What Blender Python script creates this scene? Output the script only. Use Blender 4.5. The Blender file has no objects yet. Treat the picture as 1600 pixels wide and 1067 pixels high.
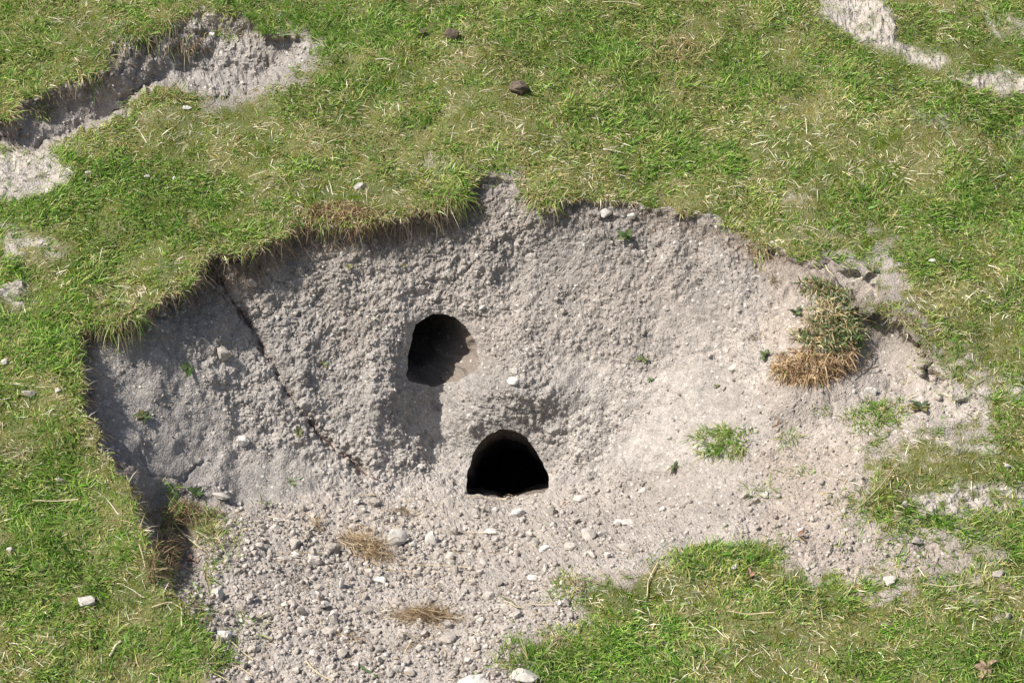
import bpy, math, random
import numpy as np
from mathutils import Vector, Matrix, Quaternion

random.seed(7)
RNG = np.random.default_rng(11)
SC = bpy.context.scene
COL = SC.collection

# ------------------------------------------------------------------ camera, sky, sun, exposure
PITCH = math.radians(21)
LENS = 75.0
DIST = 4.0
FPX = LENS / 36 * 1600            # focal length in photograph pixels
CAM = np.array([0, -DIST * math.cos(PITCH), DIST * math.sin(PITCH)])
cam = bpy.data.cameras.new('camera')
cam.lens = LENS
cam.sensor_width = 36
cam.clip_start = 0.05
cam.clip_end = 500
cam_o = bpy.data.objects.new('camera', cam)
COL.objects.link(cam_o)
cam_o.location = CAM
cam_o.rotation_euler = (math.pi / 2 - PITCH, 0, 0)
SC.camera = cam_o

SUN_DIR = Vector((-0.68, -0.28, 0.88)).normalized()      # towards the sun
SUN_EL = math.asin(SUN_DIR.z)
SUN_AZ = math.atan2(SUN_DIR.x, SUN_DIR.y)
world = bpy.data.worlds.new('World')
SC.world = world
world.use_nodes = True
wn = world.node_tree
wn.nodes.clear()
sky = wn.nodes.new('ShaderNodeTexSky')
sky.sky_type = 'NISHITA'
sky.sun_disc = False
sky.sun_elevation = SUN_EL
sky.sun_rotation = SUN_AZ
sky.dust_density = 2.5
bg = wn.nodes.new('ShaderNodeBackground')
bg.inputs['Strength'].default_value = 0.10
wo = wn.nodes.new('ShaderNodeOutputWorld')
wn.links.new(sky.outputs[0], bg.inputs[0])
wn.links.new(bg.outputs[0], wo.inputs[0])
sun = bpy.data.lights.new('sun', 'SUN')
sun.energy = 4.6
sun.angle = math.radians(0.9)
sun.color = (1.0, 0.965, 0.91)
sun_o = bpy.data.objects.new('sun', sun)
COL.objects.link(sun_o)
sun_o.rotation_euler = SUN_DIR.to_track_quat('Z', 'Y').to_euler()
sun_o.location = (-4, -2, 6)

SC.view_settings.view_transform = 'Standard'
SC.view_settings.look = 'None'
SC.view_settings.gamma = 1.0
SC.view_settings.exposure = 0.55
SC.view_settings.use_curve_mapping = False

# ------------------------------------------------------------------ noise helpers
def _hash(ix, iy, iz, seed):
    h = (ix.astype(np.int64) * 374761393 + iy.astype(np.int64) * 668265263
         + iz.astype(np.int64) * 1274126177 + seed * 974634777) & 0xffffffff
    h = ((h ^ (h >> 13)) * 1274126177) & 0xffffffff
    h = ((h ^ (h >> 16)) * 2246822519) & 0xffffffff
    return ((h ^ (h >> 15)) & 0xffffff) / float(0xffffff)

def vnoise(p, seed=0):
    i = np.floor(p).astype(np.int64)
    f = p - i
    f = f * f * f * (f * (f * 6 - 15) + 10)
    r = 0
    for dx in (0, 1):
        wx = f[..., 0] if dx else 1 - f[..., 0]
        for dy in (0, 1):
            wy = f[..., 1] if dy else 1 - f[..., 1]
            for dz in (0, 1):
                wz = f[..., 2] if dz else 1 - f[..., 2]
                r = r + wx * wy * wz * _hash(i[..., 0] + dx, i[..., 1] + dy, i[..., 2] + dz, seed)
    return r * 2 - 1

def fbm(p, octaves=3, seed=0, gain=0.5):
    a, s, r = 1.0, 0.0, 0
    for o in range(octaves):
        r = r + a * vnoise(p * (2.03 ** o) + 17.3 * o, seed + o)
        s += a
        a *= gain
    return r / s

def worley(p, seed=0):
    """distance to the nearest feature point, and a random value of that cell"""
    i = np.floor(p).astype(np.int64)
    best = np.full(p.shape[:-1], 9.0)
    val = np.zeros(p.shape[:-1])
    for dx in (-1, 0, 1):
        for dy in (-1, 0, 1):
            for dz in (-1, 0, 1):
                cx, cy, cz = i[..., 0] + dx, i[..., 1] + dy, i[..., 2] + dz
                h = _hash(cx, cy, cz, seed)
                q = ((cx + h - p[..., 0]) ** 2
                     + (cy + _hash(cx, cy, cz, seed + 1) - p[..., 1]) ** 2
                     + (cz + _hash(cx, cy, cz, seed + 2) - p[..., 2]) ** 2)
                m = q < best
                best = np.where(m, q, best)
                val = np.where(m, h, val)
    return np.sqrt(best), val

def sstep(a, b, x):
    t = np.clip((x - a) / (b - a), 0, 1)
    return t * t * (3 - 2 * t)

def seg_dist(px, py, poly, closed=False):
    d = np.full(np.shape(px), 1e9)
    n = len(poly)
    for k in range(n if closed else n - 1):
        ax, ay = poly[k]
        bx, by = poly[(k + 1) % n]
        vx, vy = bx - ax, by - ay
        L = vx * vx + vy * vy + 1e-9
        t = np.clip(((px - ax) * vx + (py - ay) * vy) / L, 0, 1)
        d = np.minimum(d, np.hypot(px - ax - t * vx, py - ay - t * vy))
    return d

def inside(px, py, poly):
    r = np.zeros(np.shape(px), bool)
    n = len(poly)
    for k in range(n):
        ax, ay = poly[k]
        bx, by = poly[(k + 1) % n]
        if ay == by:
            continue
        c = (ay > py) != (by > py)
        r ^= c & (px < (bx - ax) * (py - ay) / (by - ay) + ax)
    return r

def sdf(px, py, poly):
    d = seg_dist(px, py, poly, True)
    return np.where(inside(px, py, poly), d, -d)       # positive inside

# ------------------------------------------------------------------ the lie of the land
# The hillside rises away from the viewer.  Outlines below were read off the photograph as sight
# lines; each one is intersected with the hillside to get its real place on the ground.
S0, S1, SW = math.tan(math.radians(23)), math.tan(math.radians(32)), 0.15
def hill(x, y):
    sp = lambda t: np.logaddexp(0, t)
    z = S0 * y + (S1 - S0) * SW * (sp((y + 0.2) / SW) - sp(0.2 / SW))
    z = z - 0.5 * 0.45 * sp((y - 6.0) / 0.5)
    p = np.stack([x * 2.6, y * 2.6, 0 * y], -1)
    return z + 0.020 * fbm(p, 2, 5) + 0.006 * vnoise(p * 4.2, 9)

def ray(px, py):
    u = (px - 800) / FPX
    v = (533.5 - py) / FPX
    return np.stack([u, math.cos(PITCH) + v * math.sin(PITCH), -math.sin(PITCH) + v * math.cos(PITCH)], -1)

def ground_y(px, py):
    d = ray(px, py)
    lo = np.full(np.shape(px), -2.5)
    hi = np.full(np.shape(px), 9.0)
    for _ in range(34):
        m = (lo + hi) / 2
        t = (m - CAM[1]) / d[..., 1]
        up = CAM[2] + t * d[..., 2] > hill(CAM[0] + t * d[..., 0], m)
        lo = np.where(up, m, lo)
        hi = np.where(up, hi, m)
    return (lo + hi) / 2

def at_y(px, py, y):
    d = ray(px, py)
    return CAM + ((y - CAM[1]) / d[..., 1])[..., None] * d

PIT = [(745, 286), (775, 280), (805, 284), (826, 312), (850, 322), (885, 308), (940, 310), (1000, 320), (1060, 335),
       (1130, 355), (1180, 380), (1250, 402), (1310, 404), (1370, 406), (1384, 425), (1350, 452), (1335, 475), (1360, 486),
       (1420, 500), (1452, 540), (1450, 592), (1480, 605), (1530, 612), (1532, 638), (1470, 655), (1420, 680),
       (1370, 692), (1345, 715), (1325, 745), (1310, 790), (1335, 835), (1400, 855), (1500, 868), (1535, 890), (1420, 893),
       (1240, 882), (1215, 855), (1120, 852), (1040, 862), (990, 882), (925, 902), (892, 930), (905, 960), (860, 988),
       (800, 1000), (830, 1040), (850, 1100), (835, 1190), (760, 1270), (640, 1310), (500, 1290), (400, 1220), (345, 1120), (325, 1040), (318, 990), (285, 945), (246, 900), (232, 850), (216, 790),
       (186, 740), (160, 700), (137, 640), (128, 580), (126, 516), (165, 506), (205, 500), (242, 470), (300, 442), (322, 402),
       (380, 397), (430, 372), (480, 350), (560, 346), (640, 330), (720, 311)]
RIM_BACK = [(300, 442), (322, 402), (380, 397), (430, 372), (480, 350), (560, 346), (640, 330), (720, 311)]
RIM_TOP = [(826, 312), (850, 322), (940, 310), (1000, 320), (1060, 335), (1130, 355), (1180, 380), (1250, 402)]
RIM_LEFT = [(318, 990), (285, 945), (246, 900), (232, 850), (216, 790), (186, 740), (160, 700), (137, 640), (128, 580), (126, 516), (205, 500),
            (242, 470), (300, 442)]
RIM_RIGHT = [(1338, 482), (1360, 488), (1420, 502), (1450, 540), (1448, 585)]
SCAR = [(-60, 200), (0, 190), (40, 160), (100, 132), (160, 105), (180, 75), (235, 48), (290, 30), (330, 20), (410, 30),
        (450, 62), (498, 72), (475, 95), (430, 115), (400, 137), (345, 153), (285, 143), (240, 141), (205, 165),
        (190, 190), (140, 208), (100, 219), (50, 232), (-60, 240)]
SCAR_TOP = [(-60, 200), (0, 190), (40, 160), (100, 132), (160, 105), (180, 75), (235, 48), (290, 30), (330, 20), (410, 25)]
BARE = [[(1262, -20), (1345, -20), (1392, 30), (1400, 66), (1450, 84), (1486, 98), (1462, 104), (1392, 80), (1342, 62), (1292, 28)],
        [(1488, 118), (1560, 116), (1660, 134), (1660, 158), (1530, 139)],
        [(-80, 250), (60, 246), (116, 262), (106, 286), (62, 304), (-80, 322)],
        [(-60, 236), (60, 233), (66, 243), (-60, 252)],
        [(-60, 342), (40, 356), (104, 386), (90, 404), (20, 408), (-60, 410)],
        [(-60, 430), (44, 446), (30, 476), (-60, 482)],
        [(1420, 772), (1500, 760), (1620, 752), (1660, 790), (1560, 800), (1440, 802)],
        [(1550, 20), (1620, 44), (1620, 58), (1560, 50)],
        [(1430, 180), (1500, 182), (1490, 192), (1440, 190)],
        [(1570, 210), (1620, 215), (1640, 240), (1590, 226)],
        [(1225, 300), (1262, 296), (1255, 312), (1230, 312)],
        [(665, 245), (700, 240), (706, 262), (680, 270)],
        [(1520, 606), (1580, 590), (1620, 596), (1600, 612), (1530, 626)],
        [(60, 752), (100, 752), (96, 772), (66, 770)],
        [(130, 448), (165, 452), (160, 470), (136, 466)],
        [(1480, 700), (1540, 690), (1560, 705), (1500, 716)]]
HOLE_UP = [(633, 574), (638, 532), (650, 506), (674, 490), (704, 491), (728, 508), (744, 534), (749, 560), (742, 582),
           (718, 594), (690, 602), (656, 602), (636, 594)]
HOLE_LOW = [(726, 772), (731, 737), (739, 705), (755, 683), (780, 671), (803, 672), (824, 684), (842, 707), (854, 735),
            (860, 757), (858, 768), (832, 771), (792, 777), (752, 773)]
RILL = [(330, 415), (352, 455), (385, 500), (412, 548), (446, 606), (470, 640), (492, 672), (530, 705), (565, 735)]
CRACKS = [[(196, 695), (206, 715), (199, 728), (190, 736)], [(218, 700), (240, 742), (262, 744), (291, 750), (300, 737), (318, 720)],
          [(278, 778), (300, 762), (330, 765)], [(345, 778), (362, 785), (382, 778)], [(206, 740), (222, 735), (240, 742)],
          [(1062, 620), (1072, 640), (1095, 655)], [(1318, 680), (1326, 692), (1330, 702)], [(1296, 618), (1302, 634), (1296, 650)],
          [(1408, 580), (1416, 592), (1410, 606)], [(1446, 575), (1450, 600), (1444, 622)], [(700, 620), (690, 606), (660, 600)],
          [(660, 606), (676, 628), (690, 640)],
          [(1392, 600), (1380, 630), (1400, 650)], [(1240, 640), (1256, 660), (1300, 668)], [(1180, 640), (1200, 655), (1230, 660)]]

def gl(a, b, s):
    out = np.arange(a, b, s)
    return out
PXL = np.concatenate([gl(-900, -60, 24), gl(-60, 100, 6), gl(100, 1560, 2.2), gl(1560, 1660, 6), gl(1660, 2500, 24)])
PYL = np.concatenate([gl(-700, -30, 20), gl(-30, 260, 5), gl(260, 1080, 2.2), gl(1080, 1180, 6), gl(1180, 1900, 24)])
GX, GY = np.meshgrid(PXL, PYL)
def snap(px, py, poly, tol):
    bx_, by_ = px.copy(), py.copy()
    best = np.full(px.shape, tol)
    n_ = len(poly)
    for k in range(n_):
        (ax, ay), (cx, cy) = poly[k], poly[(k + 1) % n_]
        vx, vy = cx - ax, cy - ay
        t = np.clip(((px - ax) * vx + (py - ay) * vy) / (vx * vx + vy * vy), 0, 1)
        qx, qy = ax + t * vx, ay + t * vy
        d_ = np.hypot(px - qx, py - qy)
        m_ = d_ < best
        best = np.where(m_, d_, best)
        bx_, by_ = np.where(m_, qx, bx_), np.where(m_, qy, by_)
    return bx_, by_
def round_poly(poly, it=2):
    p = [np.array(v, float) for v in poly]
    for _ in range(it):
        q = []
        for k in range(len(p)):
            a, b = p[k], p[(k + 1) % len(p)]
            q += [a * .75 + b * .25, a * .25 + b * .75]
        p = q
    return [tuple(v) for v in p]
def ragged(poly, a, s, seed):
    p = np.array(poly)
    n_ = np.stack([p[:, 0] / s, p[:, 1] / s, 0 * p[:, 0]], -1)
    return [tuple(v) for v in p + a * np.stack([vnoise(n_, seed), vnoise(n_, seed + 1)], -1) + .45 * a * np.stack([vnoise(n_ * 2.7, seed + 2), vnoise(n_ * 2.7, seed + 3)], -1)]
HOLE_UP, HOLE_LOW = ragged(round_poly(HOLE_UP, 3), 2.2, 13, 61), ragged(round_poly(HOLE_LOW, 3), 2.4, 13, 66)
for _h in (HOLE_UP, HOLE_LOW):
    GX, GY = snap(GX, GY, _h, 1.5)
WOB = lambda x, y, a, s, seed: a * vnoise(np.stack([x / s, y / s, 0 * x + 3.3], -1), seed)

def wobbled(px, py):
    g = 1.15 + 1.3 * sstep(1180, 1300, px)                  # the trodden right side frays more than the cut rim
    return (px + g * (WOB(px, py, 8, 26, 21) + WOB(px, py, 9, 58, 25) + WOB(px, py, 4.5, 9, 22)), py + g * (WOB(px, py, 7, 26, 23) + WOB(px, py, 9, 58, 26) + WOB(px, py, 4.5, 9, 24)))

WX, WY = wobbled(GX, GY)
PIT_D = sdf(WX, WY, PIT)
SCAR_D = sdf(WX, WY, SCAR)
Y0 = ground_y(GX, GY)

# interior of the hollow: control depths (y in metres, d = metres beyond the hillside, z = height)
CTRL = [(800, 400, 'y', .275), (800, 500, 'y', .215), (800, 600, 'y', .140), (800, 690, 'y', .085), (795, 765, 'y', .045),
        (600, 420, 'y', .245), (600, 500, 'y', .205), (600, 600, 'y', .145), (600, 700, 'y', .085), (620, 755, 'y', .045),
        (700, 420, 'y', .265), (700, 700, 'y', .09),
        (450, 450, 'y', .205), (450, 550, 'y', .150), (450, 650, 'y', .080), (450, 720, 'y', .025), (450, 768, 'y', -.030),
        (350, 480, 'y', .150), (350, 580, 'y', .085), (350, 680, 'y', .015), (350, 745, 'y', -.050), (345, 790, 'y', -.110),
        (250, 540, 'y', .050), (250, 620, 'y', .000), (255, 700, 'y', -.075), (265, 760, 'y', -.140),
        (180, 570, 'y', -.01), (180, 640, 'y', -.08), (205, 720, 'y', -.18), (240, 785, 'y', -.22),
        (1000, 400, 'y', .245), (1000, 500, 'y', .175), (1000, 600, 'y', .100), (1000, 680, 'y', .040), (990, 735, 'y', -.010),
        (900, 450, 'y', .240), (900, 600, 'y', .130), (900, 700, 'y', .065), (900, 752, 'y', .020),
        (1120, 450, 'y', .165), (1120, 550, 'y', .075), (1110, 620, 'y', .005), (1100, 690, 'y', -.075),
        (1200, 470, 'y', .100), (1200, 550, 'y', .000), (1200, 640, 'y', -.115), (1160, 720, 'd', .09),
        (1300, 430, 'd', .004), (1300, 520, 'd', .01), (1290, 620, 'd', .025), (1400, 530, 'd', .035), (1400, 600, 'd', .03),
        (1300, 710, 'd', .03), (1250, 800, 'd', .03), (1400, 660, 'd', .01), (1480, 620, 'd', .006),
        (740, 800, 'z', -.330), (900, 800, 'z', -.318), (1000, 790, 'z', -.300), (1000, 850, 'd', .07), (1100, 790, 'd', .10), (1100, 840, 'd', .05),
        (1200, 850, 'd', .015), (600, 800, 'z', -.327), (600, 860, 'z', -.326), (760, 870, 'z', -.322), (600, 950, 'z', -.326), (760, 950, 'd', .07), (840, 930, 'd', .05),
        (600, 1020, 'd', .04), (760, 1020, 'd', .015), (450, 1020, 'd', .035), (600, 1090, 'd', .01), (600, 1170, 'd', .0), (620, 1250, 'd', .0), (420, 1100, 'd', .005),
        (430, 830, 'z', -.300), (430, 900, 'z', -.305), (430, 960, 'd', .075), (340, 850, 'z', -.275), (290, 830, 'd', .12), (290, 890, 'd', .085),
        (350, 950, 'd', .05), (360, 1040, 'd', .02)]
pts, vals = [], []
for k, (ax, ay) in enumerate(PIT):
    bx, by = PIT[(k + 1) % len(PIT)]
    n = max(1, int(math.hypot(bx - ax, by - ay) / 45))
    for j in range(n):
        x, y = ax + (bx - ax) * j / n, ay + (by - ay) * j / n
        pts.append((x, y))
        vals.append(float(ground_y(np.array(x), np.array(y))))
for x, y, t, v in CTRL:
    if t == 'y':
        r = v
    elif t == 'd':
        r = float(ground_y(np.array(x * 1.), np.array(y * 1.))) + v
    else:
        d = ray(np.array(x * 1.), np.array(y * 1.))
        r = CAM[1] + (v - CAM[2]) / d[2] * d[1]
    pts.append((x, y))
    vals.append(r)
pts = np.array(pts, float)
vals = np.array(vals)
def _k(r2):
    return np.where(r2 > 1e-9, 0.5 * r2 * np.log(r2 + 1e-12), 0)
S = pts / 400.0
n = len(S)
A = np.zeros((n + 3, n + 3))
A[:n, :n] = _k(((S[:, None] - S[None]) ** 2).sum(-1)) + np.eye(n) * 2e-4
A[:n, n] = 1
A[:n, n + 1:] = S
A[n, :n] = 1
A[n + 1:, :n] = S.T
W = np.linalg.solve(A, np.concatenate([vals, np.zeros(3)]))
def tps(px, py):
    r = W[n] + W[n + 1] * px / 400 + W[n + 2] * py / 400
    for k in range(n):
        r = r + W[k] * _k((px / 400 - S[k, 0]) ** 2 + (py / 400 - S[k, 1]) ** 2)
    return r

def gauss(px, py, cx, cy, sx, sy, rot=0):
    c, s = math.cos(math.radians(rot)), math.sin(math.radians(rot))
    dx, dy = px - cx, py - cy
    return np.exp(-(((dx * c + dy * s) / sx) ** 2 + ((-dx * s + dy * c) / sy) ** 2))

YP = Y0.copy()
m = PIT_D > 0
mx, my, md = GX[m], GY[m], PIT_D[m]
yp = np.maximum(tps(mx, my), Y0[m] + 0.002)
for poly, v in ((RIM_BACK, .024), (RIM_TOP, .014), (RIM_LEFT, .034), (RIM_RIGHT, .030)):
    dd = seg_dist(mx, my, poly)
    yp += v * sstep(0, 13, md) * np.exp(-(dd / 70) ** 2) * (1 - .8 * sstep(860, 930, my))
# shapes of the bank: buttress, scooped chute, mound between the two burrows, rill
yp -= .015 * gauss(mx, my, 762, 400, 30, 110)
yp += .010 * gauss(mx, my, 815, 395, 28, 90)
yp += .055 * gauss(mx, my, 690, 560, 70, 62)
yp += .062 * gauss(mx, my, 684, 650, 48, 80)
yp += .022 * gauss(mx, my, 698, 730, 46, 40)
yp -= .024 * gauss(mx, my, 592, 610, 38, 100)
yp -= .040 * gauss(mx, my, 812, 606, 70, 42, 8)
yp -= .012 * gauss(mx, my, 900, 560, 110, 90)
yp += .046 * gauss(mx, my, 790, 728, 60, 54)
yp -= .015 * gauss(mx, my, 700, 755, 30, 18)
rd = seg_dist(mx + WOB(mx, my, 6, 22, 31), my, RILL)
side = (mx - 412) * 0.80 - (my - 548) * 0.6
yp += .013 * np.exp(-(rd / 5) ** 2) - .012 * np.exp(-(rd / 34) ** 2) * sstep(2, 26, rd) * (side > 0)
yp += .012 * gauss(mx, my, 395, 520, 22, 60, -30)
yp -= .030 * gauss(mx, my, 1285, 520, 46, 60)
yp += .020 * gauss(mx, my, 1370, 560, 40, 36)
yp += .045 * gauss(mx, my, 268, 850, 44, 56)
YP[m] = yp
# second, smaller scar higher up the slope on the left
m2 = SCAR_D > 0
dt = seg_dist(WX[m2], WY[m2], SCAR_TOP)
YP[m2] += np.minimum(.10, .006 + dt * .0012) * sstep(490, 400, GX[m2]) * sstep(0, 6, SCAR_D[m2]) + .012 * gauss(GX[m2], GY[m2], 190, 165, 60, 40)
BM = np.zeros_like(GX)
BSTR = [1, 1, 1, 1, .75, .9, .85, .8, .5, .6, .5, .55, .8, .5, .6, .6]
BN = .55 + .9 * fbm(np.stack([GX / 16, GY / 10, 0 * GX], -1), 2, 47)
for b, bs in zip(BARE, BSTR):
    BM = np.maximum(BM, np.clip(bs * (1 if bs == 1 else 1.25) * (BN + .45 if bs == 1 else BN), 0, 1) * sstep(-12, 9, sdf(GX + WOB(GX, GY, 14, 30, 41) + WOB(GX, GY, 6, 9, 44), GY + WOB(GX, GY, 8, 20, 42) + WOB(GX, GY, 4, 8, 45), b)))
POS = at_y(GX, GY, YP)

def grid_normals(P):
    du = np.gradient(P, axis=1)
    dv = np.gradient(P, axis=0)
    nn = np.cross(dv, du)
    nn /= np.linalg.norm(nn, axis=-1, keepdims=True) + 1e-12
    s = np.sign((nn * (CAM - P)).sum(-1))
    return nn * np.where(s == 0, 1, s)[..., None]

# region weights
JUNC = [(100, 800), (215, 795), (345, 792), (450, 772), (560, 757), (640, 757), (735, 767), (855, 763), (960, 742), (1060, 722), (1150, 705),
        (1230, 690), (1400, 690)]
jx, jy = np.array(JUNC, float).T
FLOORV = sstep(-10, 22, GY - np.interp(GX, jx, jy))
PITM = (PIT_D > 0).astype(float)
TERR = sstep(1150, 1260, GX) * (PIT_D > 0)               # the trodden terrace on the right
NRM = grid_normals(POS)
D = np.zeros_like(GX)
pm = (PIT_D > -3) | (SCAR_D > -3) | (BM > 0.05)
q = POS[pm]
edge = sstep(0, 10, np.maximum(np.maximum(PIT_D[pm], SCAR_D[pm]), BM[pm] * 10))
fl, te = FLOORV[pm] * (PIT_D[pm] > 0), TERR[pm]
wall = (1 - fl) * (1 - 0.72 * te)
gx, gy_ = GX[pm], GY[pm]
smooth_bl = np.maximum(gauss(gx, gy_, 260, 720, 130, 60), gauss(gx, gy_, 1040, 690, 120, 50)) 
smooth_bl = np.maximum(smooth_bl, 0.9 * gauss(gx, gy_, 685, 640, 40, 50))
smooth_bl = np.maximum(smooth_bl, .9 * gauss(gx, gy_, 1060, 620, 120, 90))
smooth_bl = np.maximum(smooth_bl, .9 * gauss(gx, gy_, 240, 680, 120, 100))
smooth_bl = np.maximum(smooth_bl, .7 * gauss(gx, gy_, 890, 400, 60, 50))
smooth_bl = np.maximum(smooth_bl, .75 * sstep(.05, .45, vnoise(q * 6.5, 62)))
crumb = np.clip(wall * (1 - 0.88 * smooth_bl), 0, 1)
CRUMB = np.zeros_like(GX)
CRUMB[pm] = crumb
w1, c1 = worley(q * 75, 3)
w2, c2 = worley(q * 150 + 4.4 * vnoise(q * 60, 71)[..., None] * 0.2, 8)
w3, c3 = worley(q * 30, 13)
d = 0.010 * fbm(q * 14, 2, 50) * (0.25 + 0.75 * wall)
d += 0.0080 * fbm(q * 48, 3, 54) * (0.35 + 0.65 * crumb)
patch = sstep(-0.3, 0.4, vnoise(q * 9, 60))
d += crumb * ((0.62 - w1) * 0.0125 * (0.35 + 0.65 * patch) * (0.3 + c1) + (0.62 - w2) * 0.0062 + (0.6 - w3) * 0.0060 * (c3 > .5))
d += fl * ((0.6 - w1) * 0.0065 * (0.3 + c1) + (0.6 - w2) * 0.0048 + 0.006 * fbm(q * 26, 2, 77))
d += te * (1 - fl) * ((0.6 - w2) * 0.0018 + 0.004 * fbm(q * 30, 3, 78))
# vertical runnels down the bank
run = vnoise(np.stack([gx / 34 + WOB(gx, gy_, .5, 90, 81), gy_ / 190, 0 * gx], -1), 82)
d += 0.006 * run * wall
for c in CRACKS:
    cd = seg_dist(gx + WOB(gx, gy_, 4, 11, 91), gy_ + WOB(gx, gy_, 4, 11, 92), c)
    d -= 0.0055 * np.exp(-(cd / 1.6) ** 2)
# a net of fine shrinkage cracks in patches
pc = np.stack([gx / 46, gy_ / 40, 0 * gx], -1)
pc = pc + 0.35 * np.stack([vnoise(pc * 2.3, 95), vnoise(pc * 2.3, 96), 0 * gx], -1)
i2 = np.floor(pc[:, :2]).astype(np.int64)
f1 = np.full(len(pc), 9.)
f2 = np.full(len(pc), 9.)
for dx in (-1, 0, 1):
    for dy in (-1, 0, 1):
        cx, cy = i2[:, 0] + dx, i2[:, 1] + dy
        z0 = np.zeros_like(cx)
        r = np.hypot(cx + _hash(cx, cy, z0, 97) - pc[:, 0], cy + _hash(cx, cy, z0, 98) - pc[:, 1])
        f2 = np.where(r < f1, f1, np.minimum(f2, r))
        f1 = np.minimum(f1, r)
net = np.exp(-((f2 - f1) / 0.035) ** 2) * sstep(0.0, 0.5, vnoise(q * 7, 99)) * (1 - fl)
d -= 0.0042 * net * np.clip(wall + te, 0, 1)
for h in (HOLE_UP, HOLE_LOW):
    hd = np.abs(sdf(gx, gy_, h))
    d = d * (.40 + .60 * sstep(2, 22, hd))
D[pm] = d * edge
CELL = np.zeros_like(GX)
CELL[pm] = (c1 - .5) * .22 + (c2 - .5) * .26
turf_m = ~pm
D[turf_m] = 0.004 * vnoise(POS[turf_m] * 30, 101)
POS = POS + NRM * D[..., None]
NRM = grid_normals(POS)

def interp(arr, px, py):
    px = np.asarray(px, float)
    py = np.asarray(py, float)
    ix = np.clip(np.searchsorted(PXL, px) - 1, 0, len(PXL) - 2)
    iy = np.clip(np.searchsorted(PYL, py) - 1, 0, len(PYL) - 2)
    fx = np.clip((px - PXL[ix]) / (PXL[ix + 1] - PXL[ix]), 0, 1)
    fy = np.clip((py - PYL[iy]) / (PYL[iy + 1] - PYL[iy]), 0, 1)
    if arr.ndim == 3:
        fx, fy = fx[..., None], fy[..., None]
    return (arr[iy, ix] * (1 - fx) * (1 - fy) + arr[iy, ix + 1] * fx * (1 - fy)
            + arr[iy + 1, ix] * (1 - fx) * fy + arr[iy + 1, ix + 1] * fx * fy)
def P(px, py):
    return interp(POS, px, py)
SN = grid_normals(at_y(GX, GY, YP))                      # normals without the fine relief
def N(px, py):
    v = interp(SN, px, py)
    return v / (np.linalg.norm(v, axis=-1, keepdims=True) + 1e-9)

# ------------------------------------------------------------------ materials
def mat(name):
    m = bpy.data.materials.new(name)
    m.use_nodes = True
    nt = m.node_tree
    nt.nodes.clear()
    return m, nt, nt.nodes, nt.links

def nd(ns, t, **kw):
    o = ns.new(t)
    for k, v in kw.items():
        if k in o.inputs:
            o.inputs[k].default_value = v
        else:
            setattr(o, k, v)
    return o

def mixc(ns, ln, fac, a, b, mode='MIX'):
    o = ns.new('ShaderNodeMix')
    o.data_type = 'RGBA'
    o.blend_type = mode
    for s, v in ((0, fac), (6, a), (7, b)):
        if hasattr(v, 'is_linked') or hasattr(v, 'links'):
            ln.new(v, o.inputs[s])
        else:
            o.inputs[s].default_value = v
    return o.outputs[2]

def maprange(ns, ln, src, a, b, c=0., d_=1.):
    o = ns.new('ShaderNodeMapRange')
    ln.new(src, o.inputs[0])
    for k, v in enumerate((a, b, c, d_)):
        o.inputs[k + 1].default_value = v
    return o.outputs[0]

def soil_material(name, bump=1.0, fleck=1.0):
    m, nt, ns, ln = mat(name)
    out = ns.new('ShaderNodeOutputMaterial')
    b = ns.new('ShaderNodeBsdfPrincipled')
    b.inputs['Roughness'].default_value = 0.95
    b.inputs['Specular IOR Level'].default_value = 0.12
    ln.new(b.outputs[0], out.inputs[0])
    tc = ns.new('ShaderNodeTexCoord')
    at = nd(ns, 'ShaderNodeAttribute', attribute_name='tone')
    n1 = nd(ns, 'ShaderNodeTexNoise', Scale=260., Detail=4., Roughness=0.65)
    ln.new(tc.outputs['Object'], n1.inputs['Vector'])
    c = mixc(ns, ln, 1.0, at.outputs['Color'], mixc(ns, ln, maprange(ns, ln, n1.outputs[0], .3, .7), (.70, .69, .68, 1), (1.26, 1.25, 1.24, 1)), 'MULTIPLY')
    v = nd(ns, 'ShaderNodeTexVoronoi', Scale=105.)
    ln.new(tc.outputs['Object'], v.inputs['Vector'])
    vs = ns.new('ShaderNodeSeparateColor')
    ln.new(v.outputs['Color'], vs.inputs[0])
    big = maprange(ns, ln, vs.outputs[0], .86, .88)
    near = maprange(ns, ln, v.outputs['Distance'], .36, .26)
    mul = nd(ns, 'ShaderNodeMath', operation='MULTIPLY')
    ln.new(big, mul.inputs[0])
    ln.new(near, mul.inputs[1])
    mul2 = nd(ns, 'ShaderNodeMath', operation='MULTIPLY')
    ln.new(mul.outputs[0], mul2.inputs[0])
    mul2.inputs[1].default_value = 0.75 * fleck
    c = mixc(ns, ln, mul2.outputs[0], c, (.56, .53, .48, 1))
    ln.new(c, b.inputs['Base Color'])
    n2 = nd(ns, 'ShaderNodeTexNoise', Scale=330., Detail=5., Roughness=0.7)
    ln.new(tc.outputs['Object'], n2.inputs['Vector'])
    v2 = nd(ns, 'ShaderNodeTexVoronoi', Scale=240.)
    ln.new(tc.outputs['Object'], v2.inputs['Vector'])
    b1 = nd(ns, 'ShaderNodeBump', Strength=0.7 * bump, Distance=0.003)
    ln.new(n2.outputs[0], b1.inputs['Height'])
    b2 = nd(ns, 'ShaderNodeBump', Strength=0.6 * bump, Distance=0.0025, invert=True)
    ln.new(v2.outputs['Distance'], b2.inputs['Height'])
    ln.new(b1.outputs[0], b2.inputs['Normal'])
    ln.new(b2.outputs[0], b.inputs['Normal'])
    return m

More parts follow.
